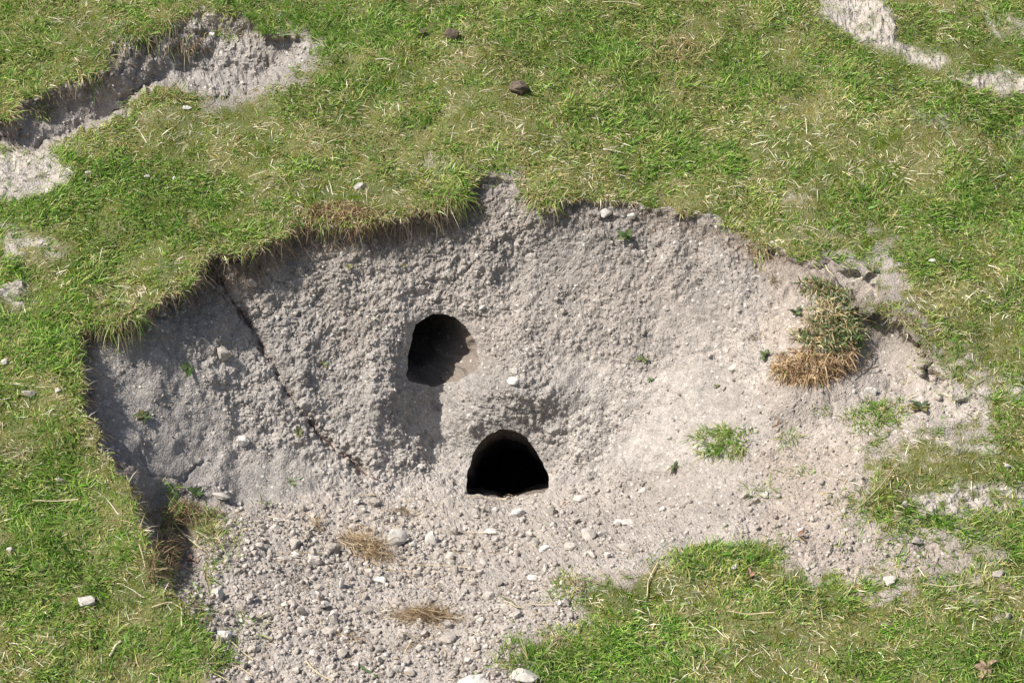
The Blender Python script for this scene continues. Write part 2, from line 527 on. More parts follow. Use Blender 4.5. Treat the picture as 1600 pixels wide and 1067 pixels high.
def blade_material(name, trans=0.35, rough=0.55):
    m, nt, ns, ln = mat(name)
    out = ns.new('ShaderNodeOutputMaterial')
    b = ns.new('ShaderNodeBsdfPrincipled')
    b.inputs['Roughness'].default_value = rough
    b.inputs['Specular IOR Level'].default_value = 0.25
    at = nd(ns, 'ShaderNodeAttribute', attribute_name='tone')
    ln.new(at.outputs['Color'], b.inputs['Base Color'])
    tr = ns.new('ShaderNodeBsdfTranslucent')
    ln.new(at.outputs['Color'], tr.inputs['Color'])
    mx_ = ns.new('ShaderNodeMixShader')
    mx_.inputs[0].default_value = trans
    ln.new(b.outputs[0], mx_.inputs[1])
    ln.new(tr.outputs[0], mx_.inputs[2])
    ln.new(mx_.outputs[0], out.inputs[0])
    return m

def stone_material(name, col, var=0.25):
    m, nt, ns, ln = mat(name)
    out = ns.new('ShaderNodeOutputMaterial')
    b = ns.new('ShaderNodeBsdfPrincipled')
    b.inputs['Roughness'].default_value = 0.9
    b.inputs['Specular IOR Level'].default_value = 0.15
    ln.new(b.outputs[0], out.inputs[0])
    tc = ns.new('ShaderNodeTexCoord')
    oi = ns.new('ShaderNodeObjectInfo')
    add = nd(ns, 'ShaderNodeVectorMath', operation='ADD')
    geo = ns.new('ShaderNodeNewGeometry')
    ln.new(geo.outputs['Position'], add.inputs[0])
    n1 = nd(ns, 'ShaderNodeTexNoise', Scale=140., Detail=4., Roughness=0.6)
    ln.new(add.outputs[0], n1.inputs['Vector'])
    lo = tuple(c * (1 - var) for c in col) + (1,)
    hi = tuple(min(.85, c * (1 + var * .5)) for c in col) + (1,)
    c = mixc(ns, ln, maprange(ns, ln, n1.outputs[0], .3, .68), lo, hi)
    c = mixc(ns, ln, 1.0, c, mixc(ns, ln, oi.outputs['Random'], (.74, .72, .69, 1), (1.08, 1.07, 1.06, 1)), 'MULTIPLY')
    ln.new(c, b.inputs['Base Color'])
    n2 = nd(ns, 'ShaderNodeTexNoise', Scale=420., Detail=3.)
    ln.new(add.outputs[0], n2.inputs['Vector'])
    b1 = nd(ns, 'ShaderNodeBump', Strength=0.5, Distance=0.0015)
    ln.new(n2.outputs[0], b1.inputs['Height'])
    ln.new(b1.outputs[0], b.inputs['Normal'])
    return m

M_SOIL = soil_material('chalky_soil')
M_TURF = soil_material('turf_soil', 1.2, 0.0)
M_BLADE = blade_material('grass_blade')
M_STRAW = blade_material('dry_straw', 0.22, 0.65)
M_LEAF = blade_material('weed_leaf', 0.25, 0.45)
M_CHALK = stone_material('chalk_stone', (.455, .412, .362))
M_GREY = stone_material('grey_stone', (.36, .322, .282))
M_WHITE = stone_material('white_chalk', (.57, .54, .49), .25)
M_DUNG = stone_material('brown_earth', (.140, .110, .085), .45)

# ------------------------------------------------------------------ mesh helpers
def mesh_np(name, V, F, color=None, smooth=True, material=None):
    """V (n,3), F (k,3) or (k,4) int"""
    me = bpy.data.meshes.new(name)
    V = np.ascontiguousarray(V, np.float32)
    F = np.ascontiguousarray(F, np.int32)
    k, s = F.shape
    me.vertices.add(len(V))
    me.vertices.foreach_set('co', V.ravel())
    me.loops.add(k * s)
    me.loops.foreach_set('vertex_index', F.ravel())
    me.polygons.add(k)
    me.polygons.foreach_set('loop_start', np.arange(0, k * s, s, dtype=np.int32))
    me.update(calc_edges=True)
    if smooth:
        me.polygons.foreach_set('use_smooth', np.ones(k, bool))
    if color is not None:
        a = me.color_attributes.new('tone', 'FLOAT_COLOR', 'POINT')
        c = np.ones((len(V), 4), np.float32)
        c[:, :3] = color
        a.data.foreach_set('color', c.ravel())
    if material:
        me.materials.append(material)
    return me

def link(name, me, label=None, cat=None, group=None, kind=None, loc=None, parent=None):
    o = bpy.data.objects.new(name, me)
    COL.objects.link(o)
    if loc is not None:
        o.location = [float(v) for v in loc]
    if parent is not None:
        o.parent = parent
    for k, v in (('label', label), ('category', cat), ('group', group), ('kind', kind)):
        if v:
            o[k] = v
    return o

# ------------------------------------------------------------------ ground sheets
def soil_colours():
    p = POS.reshape(-1, 3)
    n1 = fbm(p * 6, 3, 200)[:, None]
    n2 = fbm(p * 40, 2, 210)[:, None]
    pale, grey, warm = np.array([.384, .350, .313]), np.array([.258, .238, .217]), np.array([.312, .266, .224])
    t = np.clip(.5 + n1 * .9, 0, 1)
    c = grey * (1 - t) + pale * t
    t2 = np.clip(fbm(p * 4 + 9, 2, 220)[:, None] * 1.2, 0, 1)
    c = c * (1 - .5 * t2) + warm * .5 * t2
    gx, gy2 = GX.ravel()[:, None], GY.ravel()[:, None]
    right = sstep(850, 1080, gx) * (PIT_D.ravel()[:, None] > 0)
    c = c * (1 + .03 * right) * (1 + CELL.ravel()[:, None])
    fl = FLOORV.ravel()[:, None]
    c = c * (1 - .45 * fl) + np.array([.350, .306, .264]) * .45 * fl
    # dark topsoil with roots below the sward, and painted shade under the back rim
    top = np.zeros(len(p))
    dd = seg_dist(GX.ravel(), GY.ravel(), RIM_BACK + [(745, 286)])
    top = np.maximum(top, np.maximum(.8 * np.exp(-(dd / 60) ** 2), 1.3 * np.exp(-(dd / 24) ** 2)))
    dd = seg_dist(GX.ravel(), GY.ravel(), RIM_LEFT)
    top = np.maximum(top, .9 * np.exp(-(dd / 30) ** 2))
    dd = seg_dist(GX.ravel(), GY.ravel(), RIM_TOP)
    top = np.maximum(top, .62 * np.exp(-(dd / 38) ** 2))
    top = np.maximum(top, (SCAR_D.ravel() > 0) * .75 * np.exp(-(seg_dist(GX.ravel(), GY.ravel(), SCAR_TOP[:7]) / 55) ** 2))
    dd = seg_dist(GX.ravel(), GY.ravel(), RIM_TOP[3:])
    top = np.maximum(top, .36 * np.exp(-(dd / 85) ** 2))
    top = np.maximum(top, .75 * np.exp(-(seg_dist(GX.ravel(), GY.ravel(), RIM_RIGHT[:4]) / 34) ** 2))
    top = np.maximum(top, 1.1 * gauss(GX.ravel(), GY.ravel(), 262, 850, 48, 66))  # shade of the lower left hollow, painted in as dark soil
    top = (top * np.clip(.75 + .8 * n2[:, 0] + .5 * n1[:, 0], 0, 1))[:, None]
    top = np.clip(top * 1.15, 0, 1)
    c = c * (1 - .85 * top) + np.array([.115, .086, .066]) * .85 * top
    # rusty line of the rill, the furrow's shading put into the colour
    rd = seg_dist(GX.ravel() + WOB(GX, GY, 6, 22, 31).ravel(), GY.ravel(), RILL)
    r = (np.exp(-(rd / 7) ** 2) * np.clip(.6 + n2[:, 0], 0, 1))[:, None]
    c = c * (1 - .6 * r) + np.array([.15, .10, .08]) * .6 * r
    c = c * (1 + .16 * n2)
    return c.reshape(POS.shape)

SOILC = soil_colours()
tn = fbm(POS * 12, 3, 230)[..., None]
tn2 = vnoise(POS * 90, 233)[..., None]
THATCH = np.array([.120, .130, .042]) + np.array([.09, .06, .04]) * tn + .03 * tn2
PALE = np.array([.45, .405, .355]) * (1 + .14 * tn + .08 * tn2)
LIPD = np.minimum(np.minimum(seg_dist(GX, GY, RIM_BACK), seg_dist(GX, GY, RIM_TOP)), seg_dist(GX, GY, RIM_LEFT))
FRAY = sstep(-26 - 26 * sstep(1250, 1400, GX), 2, PIT_D + (16 + 26 * sstep(1250, 1400, GX)) * fbm(np.stack([GX / 14, GY / 9, 0 * GX], -1), 2, 48)) * sstep(14, 50, LIPD) * (PIT_D <= 0)
SCAR_LIP = np.minimum(seg_dist(GX, GY, SCAR_TOP), seg_dist(GX, GY, [(285, 143), (240, 141), (205, 165), (190, 190), (140, 208)]))
SFRAY = sstep(-34, 2, SCAR_D + 20 * fbm(np.stack([GX / 14, GY / 9, 0 * GX], -1), 2, 48)) * sstep(10, 60, SCAR_LIP) * (SCAR_D <= 0)
FR2 = np.maximum(FRAY, SFRAY)[..., None]
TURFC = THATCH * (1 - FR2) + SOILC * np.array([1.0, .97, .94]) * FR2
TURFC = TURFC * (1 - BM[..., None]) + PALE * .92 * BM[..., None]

H_, W_ = GX.shape
ii = np.arange(H_ * W_).reshape(H_, W_)
QUADS = np.stack([ii[:-1, :-1], ii[1:, :-1], ii[1:, 1:], ii[:-1, 1:]], -1)
fc = lambda a: (a[:-1, :-1] + a[1:, :-1] + a[1:, 1:] + a[:-1, 1:]) / 4
FX, FY, FPIT, FSC, FFL, FBM = fc(GX), fc(GY), fc(PIT_D), fc(SCAR_D), fc(FLOORV), fc(BM)
hole = inside(FX, FY, HOLE_UP) | inside(FX, FY, HOLE_LOW)
FT = fc(TERR)
reg_bank = (FPIT > 0) & ~hole & (FFL < .5) & (FX < 1195 + 12 * np.sin(FY / 17))
reg_floor = (FPIT > 0) & ~hole & ~reg_bank & (FX < 1195 + 12 * np.sin(FY / 17))
reg_terr = (FPIT > 0) & ~hole & ~reg_bank & ~reg_floor
reg_scar = (FSC > 0) & ~(FPIT > 0)
reg_bare = (FBM > .5) & ~(FPIT > 0) & ~reg_scar
reg_turf = ~((FPIT > 0) | reg_scar | reg_bare | hole)

def sub_mesh(name, reg, colour, material, label, smooth=False):
    q = QUADS[reg]
    used, inv = np.unique(q.ravel(), return_inverse=True)
    me = mesh_np(name, POS.reshape(-1, 3)[used], inv.reshape(-1, 4), colour.reshape(-1, 3)[used], smooth, material)
    if not smooth:                                       # worn places are smooth, crumbly ones keep their broken facets
        me.polygons.foreach_set('use_smooth', (fc(np.maximum(CRUMB, FLOORV * PITM)) < .45)[reg])
        me.update()
    return link(name, me, kind='structure', label=label)

sub_mesh('ground', reg_turf, TURFC, M_TURF, 'turf covered hillside around the hollow')
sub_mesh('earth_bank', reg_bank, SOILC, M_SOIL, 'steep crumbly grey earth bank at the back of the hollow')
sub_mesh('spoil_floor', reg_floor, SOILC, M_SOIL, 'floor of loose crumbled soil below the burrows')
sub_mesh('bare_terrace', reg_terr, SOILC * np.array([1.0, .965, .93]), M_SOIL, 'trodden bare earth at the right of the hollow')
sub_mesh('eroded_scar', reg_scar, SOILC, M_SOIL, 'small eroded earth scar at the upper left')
sub_mesh('worn_path', reg_bare, TURFC, M_SOIL, 'worn pale patches of bare earth in the turf')

# the hillside beyond, coarse, running on to the horizon
def far_ground():
    xs = np.concatenate([-np.geomspace(150, 2.4, 26), np.linspace(-2.2, 2.2, 12), np.geomspace(2.4, 150, 26)])
    ys = np.concatenate([-np.geomspace(80, 1.5, 20), np.linspace(-1.35, 1.8, 10), np.geomspace(2.0, 200, 30)])
    X, Y = np.meshgrid(xs, ys)
    Z = hill(X, np.maximum(Y, -3)) + S0 * .4 * np.minimum(Y + 3, 0) - .05
    V = np.stack([X, Y, Z], -1).reshape(-1, 3)
    h, w = X.shape
    i = np.arange(h * w).reshape(h, w)
    q = np.stack([i[:-1, :-1], i[:-1, 1:], i[1:, 1:], i[1:, :-1]], -1)
    cx = (X[:-1, :-1] + X[1:, 1:]) / 2
    cy = (Y[:-1, :-1] + Y[1:, 1:]) / 2
    keep = ~((np.abs(cx) < 1.35) & (cy > -1.0) & (cy < 1.5))
    c = np.array([.085, .105, .035]) + .03 * vnoise(V * 2, 3)[:, None]
    link('hillside', mesh_np('hillside', V, q[keep], c, True, M_TURF), kind='structure', label='grassy hillside running on beyond the hollow')
far_ground()

# ------------------------------------------------------------------ burrows (tunnels leading into the bank)
def burrow(poly, drift, shrink, label):
    # resample the mouth, start it just behind the lip and lead it into the hill
    pp = []
    for k in range(len(poly)):
        a, b = np.array(poly[k], float), np.array(poly[(k + 1) % len(poly)], float)
        m_ = max(2, int(np.hypot(*(b - a)) / 5))
        for j in range(m_):
            pp.append(a + (b - a) * j / m_)
    pp = np.array(pp)
    c0 = pp.mean(0)
    mouth = c0 + (pp - c0) * 1.10
    base = P(mouth[:, 0], mouth[:, 1])
    nrm = N(mouth[:, 0], mouth[:, 1])
    rings = [base - nrm * .006]
    cen = rings[0].mean(0)
    rel = rings[0] - cen
    steps = 26
    for s in range(1, steps + 1):
        f = s / steps
        off = np.array([drift[0] * f, .75 * f, drift[1] * f + drift[2] * f * f])
        sc_ = 1 - shrink * sstep(0, .35, f)
        r_ = rel.copy()
        r_[:, 1] *= (1 - sstep(0, .3, f))
        ring = cen + off + r_ * sc_
        ring = ring + .010 * np.stack([vnoise(ring * 22, 300 + a) for a in range(3)], -1) + .004 * np.stack([vnoise(ring * 80, 304 + a) for a in range(3)], -1)
        rings.append(ring)
    V = np.concatenate(rings + [rings[-1].mean(0)[None]])
    k = len(pp)
    Q = []
    for s in range(steps):
        for j in range(k):
            a, b = s * k + j, s * k + (j + 1) % k
            Q.append((a, b, b + k)); Q.append((a, b + k, a + k))
    for j in range(k):
        Q.append((steps * k + j, steps * k + (j + 1) % k, len(V) - 1))
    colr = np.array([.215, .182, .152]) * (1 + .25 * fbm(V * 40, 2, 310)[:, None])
    o = base.mean(0)
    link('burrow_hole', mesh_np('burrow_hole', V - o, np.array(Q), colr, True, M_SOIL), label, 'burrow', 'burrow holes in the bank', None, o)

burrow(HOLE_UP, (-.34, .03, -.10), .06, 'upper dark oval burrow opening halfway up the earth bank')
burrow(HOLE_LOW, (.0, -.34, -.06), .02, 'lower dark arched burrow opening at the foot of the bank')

# ------------------------------------------------------------------ blades
GREEN = np.array([[.125, .285, .030], [.180, .365, .042], [.240, .405, .062], [.320, .440, .100], [.070, .170, .028]])
DRYC = np.array([[.66, .54, .31], [.55, .44, .23], [.44, .32, .16], [.74, .66, .46], [.29, .20, .105]])
OLIVE = np.array([[.40, .42, .135], [.50, .47, .20], [.33, .36, .10]])

def blades(root, d0, length, width, droop, color, segs=2, twist=None, tipc=None, curl=None):
    """root (n,3), d0 (n,3) unit start directions, droop (n,) how far the tip sags or (n,3) a sag vector"""
    n = len(root)
    if droop.ndim == 1:
        sag = np.zeros((n, 3))
        sag[:, 2] = -droop
    else:
        sag = droop
    rv = RNG.normal(size=(n, 3))
    wd = np.cross(d0, rv)
    wd /= np.linalg.norm(wd, axis=1, keepdims=True) + 1e-9
    prof = [1.0, .85, 0] if segs == 2 else [1.0, 1.0, .7, 0]
    V = []
    for s in range(segs):
        f = s / segs
        c = root + length[:, None] * (f * d0 + f * f * sag)
        if curl is not None:
            c = c + curl * (math.sin(f * math.pi)) * length[:, None]
        w_ = (width * prof[s] * .5)[:, None] * wd
        V += [c - w_, c + w_]
    V.append(root + length[:, None] * (d0 + sag))
    per = 2 * segs + 1
    V = np.stack(V, 1).reshape(-1, 3)
    T = []
    for s in range(segs - 1):
        a = 2 * s
        T += [(a, a + 1, a + 3), (a, a + 3, a + 2)]
    T.append((2 * segs - 2, 2 * segs - 1, 2 * segs))
    T = np.array(T)
    Fc = (np.arange(n)[:, None, None] * per + T[None]).reshape(-1, 3)
    C = np.repeat(color, per, 0).reshape(n, per, 3).copy()
    if tipc is not None:
        C[:, -1] = tipc
        C[:, -3:-1] = .6 * C[:, -3:-1] + .4 * tipc[:, None]
    return V, Fc, C.reshape(-1, 3)

def merge(parts):
    Vs, Fs, Cs, o = [], [], [], 0
    for V, F_, C in parts:
        Vs.append(V); Fs.append(F_ + o); Cs.append(C)
        o += len(V)
    return np.concatenate(Vs), np.concatenate(Fs), np.concatenate(Cs)

def unit(v):
    return v / (np.linalg.norm(v, axis=-1, keepdims=True) + 1e-9)

def pick(pal, n):
    return pal[RNG.integers(0, len(pal), n)]

DRY_SPOTS = [(1060, 90, 70, 40), (830, 205, 80, 40), (290, 205, 130, 45), (560, 210, 90, 40), (1260, 160, 90, 40), (880, 270, 90, 30), (1010, 330, 110, 26),
             (560, 330, 100, 22), (1420, 470, 90, 45), (1110, 190, 60, 40), (700, 90, 90, 30), (60, 1010, 120, 60), (260, 850, 60, 40),
             (330, 440, 60, 30), (1350, 250, 100, 40), (60, 150, 90, 60), (1480, 500, 70, 50), (1040, 930, 70, 40), (1300, 980, 100, 40), (170, 600, 40, 70), (230, 460, 60, 26),
             (150, 690, 40, 60), (680, 250, 60, 26), (1560, 930, 60, 60), (480, 300, 50, 24), (1190, 375, 90, 20), (930, 120, 60, 30)]
GREEN_SPOTS = [(200, 290, 190, 45), (460, 30, 110, 40), (60, 350, 110, 30), (60, 500, 70, 60), (60, 880, 120, 70), (260, 1010, 110, 40), (570, 50, 90, 40),
               (1230, 130, 90, 30), (1360, 400, 110, 30), (1440, 100, 120, 30), (950, 1030, 120, 40), (1150, 860, 60, 22), (1090, 240, 90, 26), (940, 90, 50, 24),
               (1480, 1040, 140, 30), (250, 360, 110, 30), (1560, 350, 90, 60), (1180, 110, 80, 30), (850, 1040, 60, 30), (1500, 830, 90, 40)]
def dryness(px, py, p):
    r = .37 + .22 * fbm(p * 6.5, 3, 400) + .50 * vnoise(p * 48, 405)
    for x, y, a, b in DRY_SPOTS:
        r = r + .26 * gauss(px, py, x, y, a, b)
    for x, y, a, b in GREEN_SPOTS:
        r = r - .42 * gauss(px, py, x, y, a, b)
    return np.clip(r, 0, 1)

def lawn(n, box, wide, far):
    px = RNG.uniform(box[0], box[2], n)
    py = RNG.uniform(box[1], box[3], n)
    if far:
        keep = ~((px > -60) & (px < 1660) & (py > -50) & (py < 1110))
        px, py = px[keep], py[keep]
    dp = interp(PIT_D, px, py)
    lip = interp(LIPD, px, py)
    soft = sstep(14, 50, lip)
    nz = fbm(np.stack([px / 14, py / 9, 0 * px], -1), 2, 48)
    rt = sstep(1250, 1400, px)
    thin = 1 - sstep(-24 - 26 * rt, 8 + 6 * rt, dp + (16 + 26 * rt) * nz)               # frayed edges thin out, with blades straying onto the soil
    dens = np.where(soft > .02, thin * soft + (dp < 2) * (1 - soft), dp < 2) * (interp(SCAR_D, px, py) < 1)
    dens = np.maximum(dens, (.035 + .10 * rt) * soft * (dp > 0) * (dp < 22 + 60 * rt) * (nz > -.05))
    sl = sstep(10, 60, interp(SCAR_LIP, px, py))
    dens = dens * (1 - sl * sstep(-30, 6, interp(SCAR_D, px, py) + 20 * nz))
    bm = interp(BM, px, py)
    dens *= 1 - .97 * sstep(.10, .75, bm)
    pr = P(px, py)
    dens *= .55 + .45 * sstep(-.35, .15, fbm(pr * 24, 2, 420))
    dist = np.linalg.norm(pr - CAM, axis=1)
    dens *= (dist / 4.6) ** 2
    k = RNG.random(len(px)) < dens
    px, py, pr = px[k], py[k], pr[k]
    n = len(px)
    nr = N(px, py)
    up = unit(nr * .5 + np.array([0, 0, 1.0]))
    dr = dryness(px, py, pr)
    ang = 2.6 * math.pi * fbm(pr * 7, 2, 430) + RNG.normal(0, 1.2, n)
    tan = np.stack([np.cos(ang), np.sin(ang), 0 * ang], -1)
    tan = unit(tan - nr * (tan * nr).sum(-1, keepdims=True))
    isdry = RNG.random(n) < np.clip(dr * .82 - .08, .06, .8)
    vig = np.clip(.8 + .8 * (fbm(pr * 10, 2, 440)) - .5 * (dr - .4), .35, 1.6)
    lift = np.where(isdry, RNG.uniform(.02, .55, n), RNG.uniform(.15, 1.3, n))
    d0 = unit(tan + up * lift[:, None])
    L = np.where(isdry, RNG.uniform(.008, .025, n), RNG.uniform(.009, .028, n) * vig)
    L *= 1 + .8 * (RNG.random(n) < .04)
    w_ = RNG.uniform(.0012, .0025, n) * np.where(isdry, .8, 1) * wide
    droop = RNG.uniform(.05, .5, n)
    broad = (RNG.random(n) < .05) & ~isdry               # small broad leaves of herbs among the grass
    w_ = np.where(broad, w_ * 2.4, w_)
    L = np.where(broad, L * .55, L)
    bleached = isdry & (RNG.random(n) < .16)
    L = np.where(bleached, L * 1.5, L)
    olive = RNG.random(n) < np.clip(dr * .9, 0, .7)
    c = np.where(isdry[:, None], pick(DRYC, n), np.where(olive[:, None], pick(OLIVE, n), pick(GREEN, n)))
    c = np.where(broad[:, None], c * np.array([.6, .75, .9]), np.where(bleached[:, None], np.array([.82, .76, .58]), c))
    c = c * RNG.uniform(.72, 1.28, n)[:, None] * (1 + .16 * vnoise(pr * 14, 450))[:, None]
    tip = np.where(isdry[:, None], c, np.where((RNG.random(n) < .22)[:, None], pick(DRYC, n), c * np.array([1.15, 1.05, 1.0])))
    return blades(pr - nr * .002, d0, L * (1 + .3 * (wide > 1.2)), w_, droop, c, 2, tipc=tip)

parts = [lawn(1080000, (-60, -50, 1660, 1110), 1.0, False), lawn(250000, (-520, -380, 2120, 1420), 1.7, True)]

# fringe of grass hanging over the rim of the hollow
def fringe(poly, n, length, dry, spread, down=1.0):
    a = np.array(poly, float)
    seg = np.hypot(*np.diff(a, axis=0).T)
    cs = np.concatenate([[0], np.cumsum(seg)])
    t = RNG.uniform(0, cs[-1], n)
    # bunch the fringe into wisps
    t = t + 9 * np.sin(t / 11.0) * RNG.random(n)
    t = np.clip(t, 0, cs[-1])
    px = np.interp(t, cs, a[:, 0]) + RNG.normal(0, spread, n)
    py = np.interp(t, cs, a[:, 1]) + RNG.normal(-3, spread, n)
    wx, wy = wobbled(px, py)
    k = (sdf(wx, wy, PIT) < 4) & (sdf(wx, wy, SCAR) < 4)
    k &= RNG.random(n) < np.clip(.45 + 1.5 * vnoise(np.stack([px / 26, py / 26, 0 * px], -1), 470), .05, 1)
    px, py = px[k], py[k]
    n = len(px)
    pr = P(px, py)
    nr = N(px, py)
    out = unit(np.stack([RNG.normal(0, 1.3, n), RNG.normal(-.7, .8, n), RNG.normal(.1, .7, n)], -1) + .5 * nr)
    isdry = RNG.random(n) < dry
    L = RNG.uniform(.3, 1.5, n) * length
    c = np.where(isdry[:, None], pick(DRYC, n) * .8, np.where((RNG.random(n) < .5)[:, None], pick(OLIVE, n), pick(GREEN, n)))
    c = c * RNG.uniform(.7, 1.2, n)[:, None]
    return blades(pr, out, L, RNG.uniform(.0009, .0018, n), RNG.uniform(.1, 1.3, n) * down, c, 3, curl=RNG.normal(0, .2, (n, 3)))
parts += [fringe(RIM_BACK, 2300, .019, .60, 6), fringe(RIM_TOP, 1700, .016, .65, 7, .7), fringe(RIM_LEFT, 2300, .018, .5, 6),
          fringe([(745, 286), (805, 284)], 160, .016, .6, 5), fringe(RIM_RIGHT, 700, .018, .6, 6), fringe(SCAR_TOP, 1500, .026, .65, 4),
          fringe([(430, 115), (400, 137), (345, 150), (285, 141), (240, 139), (205, 163), (190, 188), (140, 206), (100, 217)], 900, .026, .4, 4)]
V, F_, C_ = merge(parts)
link('grass', mesh_np('grass', V, F_, C_, False, M_BLADE), 'short green and straw coloured turf covering the slope', 'grass', None, 'stuff')
print('grass tris', len(F_))

# fine roots hanging below the turf
def hair_roots(poly, n, length):
    a = np.array(poly, float)
    cs = np.concatenate([[0], np.cumsum(np.hypot(*np.diff(a, axis=0).T))])
    t = RNG.uniform(0, cs[-1], n)
    px = np.interp(t, cs, a[:, 0]) + RNG.normal(0, 7, n)
    py = np.interp(t, cs, a[:, 1]) + RNG.uniform(0, 34, n)
    pr = P(px, py)
    nr = N(px, py)
    d0 = unit(nr * .6 + np.stack([RNG.normal(0, .7, n), 0 * px, -RNG.uniform(.2, 1, n)], -1))
    c = pick(np.array([[.34, .25, .17], [.22, .155, .10], [.44, .35, .25]]), n) * RNG.uniform(.7, 1.1, n)[:, None]
    return blades(pr, d0, RNG.uniform(.4, 1.4, n) * length, RNG.uniform(.0004, .0009, n), RNG.uniform(.1, .8, n), c, 3)
V, F_, C_ = merge([hair_roots(RIM_BACK, 1300, .034), hair_roots(RIM_TOP, 420, .022), hair_roots(RIM_LEFT, 800, .030), hair_roots(SCAR_TOP, 350, .022)])
link('hair_roots', mesh_np('hair_roots', V, F_, C_, False, M_STRAW), 'fine brown roots hanging below the turf edge', 'roots', None, 'stuff')

# ------------------------------------------------------------------ loose crumbs of soil
def ico(sub):
    import bmesh
    bm = bmesh.new()
    bmesh.ops.create_icosphere(bm, subdivisions=sub, radius=1)
    v = np.array([x.co[:] for x in bm.verts])
    bm.verts.index_update()
    f = np.array([[x.index for x in y.verts] for y in bm.faces])
    bm.free()
    return v, f
I1 = ico(1)
I2 = ico(2)
I3 = ico(3)

def rock_shape(base, planes, rough, seed):
    r = np.random.default_rng(seed)
    v = base[0]
    nr = unit(r.normal(size=(planes, 3)))
    dd = r.uniform(.50, 1.0, planes)
    rad = np.full(len(v), 1.25)
    dot = v @ nr.T
    lim = np.where(dot > .08, dd[None] / np.maximum(dot, .08), 9)
    rad = np.minimum(rad, lim.min(1))
    rad *= 1 + rough * vnoise(v * 2.3 + seed, seed) + rough * .6 * vnoise(v * 6 + seed, seed + 1)
    o = v * rad[:, None]
    return o / np.abs(o).max(0)

def crumbs(n, sampler, lo, hi, power, colours, lift=.12):
    px, py = sampler(n)
    n = len(px)
    pr, nr = P(px, py), N(px, py)
    s = lo + (hi - lo) * RNG.random(n) ** power
    shapes = np.stack([rock_shape(I1, 9, .30, 500 + k) for k in range(24)])
    v = shapes[RNG.integers(0, 24, n)]
    qn = unit(RNG.normal(size=(n, 4)))
    w, x, y, z = qn.T
    R = np.stack([1 - 2 * (y * y + z * z), 2 * (x * y - z * w), 2 * (x * z + y * w), 2 * (x * y + z * w), 1 - 2 * (x * x + z * z), 2 * (y * z - x * w),
                  2 * (x * z - y * w), 2 * (y * z + x * w), 1 - 2 * (x * x + y * y)], -1).reshape(n, 3, 3)
    sc_ = s[:, None] * RNG.uniform(.6, 1.1, (n, 3)) * .5
    v = np.einsum('nij,nkj->nki', R, v * sc_[:, None])
    v = v + (pr + nr * (s * lift)[:, None])[:, None]
    c = pick(colours, n) * RNG.uniform(.8, 1.15, n)[:, None]
    k = len(I1[0])
    return v.reshape(-1, 3), (I1[1][None] + (np.arange(n) * k)[:, None, None]).reshape(-1, 3), np.repeat(c, k, 0)

CRC = np.array([[.385, .340, .296], [.335, .294, .254], [.43, .385, .338], [.29, .251, .216], [.48, .44, .39]])
def spoil_sampler(n):
    px = RNG.uniform(240, 1330, n)
    py = RNG.uniform(740, 1230, n)
    w = (interp(PIT_D, px, py) > 3) * interp(FLOORV, px, py)
    w = w * (.30 + .70 * sstep(1150, 850, px)) * (.35 + .65 * sstep(770, 860, py)) * (.45 + .55 * sstep(-.3, .3, vnoise(np.stack([px / 60, py / 45, 0 * px], -1), 480)))
    k = (RNG.random(n) < w) & ~inside(px, py, HOLE_LOW)
    return px[k], py[k]
def bank_sampler(n):
    px = RNG.uniform(130, 1240, n)
    py = RNG.uniform(300, 770, n)
    d = interp(PIT_D, px, py)
    w = (d > 8) * (.25 + .75 * sstep(-.1, .5, vnoise(np.stack([px / 90, py / 90, 0 * px], -1), 481)))
    w = w * (.06 + .94 * interp(CRUMB, px, py))
    k = (RNG.random(n) < w)
    for h in (HOLE_UP, HOLE_LOW):
        k &= sdf(px, py, h) < -6
    return px[k], py[k]
def edge_sampler(n):
    px = RNG.uniform(1150, 1600, n)
    py = RNG.uniform(560, 900, n)
    wx, wy = wobbled(px, py)
    k = (sdf(wx, wy, PIT) > 2) | (interp(BM, px, py) > .6)
    return px[k], py[k]
def upper_sampler(n):
    px = RNG.uniform(-50, 500, n)
    py = RNG.uniform(15, 240, n)
    wx, wy = wobbled(px, py)
    k = (sdf(wx, wy, SCAR) > 4)
    return px[k], py[k]
V, F_, C_ = merge([crumbs(27000, spoil_sampler, .0032, .0145, 2.9, CRC), crumbs(20000, bank_sampler, .0028, .0105, 2.6, CRC * .92, -.08),
                   crumbs(2200, edge_sampler, .002, .009, 3.5, CRC * 1.1), crumbs(1400, upper_sampler, .003, .011, 2.5, CRC * 1.05)])
link('soil_crumbs', mesh_np('soil_crumbs', V, F_, C_, False, M_SOIL), 'loose crumbs and clods of dry grey soil', 'soil', None, 'stuff')
print('crumb tris', len(F_))

# ------------------------------------------------------------------ stones
STONE_MESH = []
for k in range(14):
    STONE_MESH.append(rock_shape(I3, 10 + k % 5, .05, 700 + k))

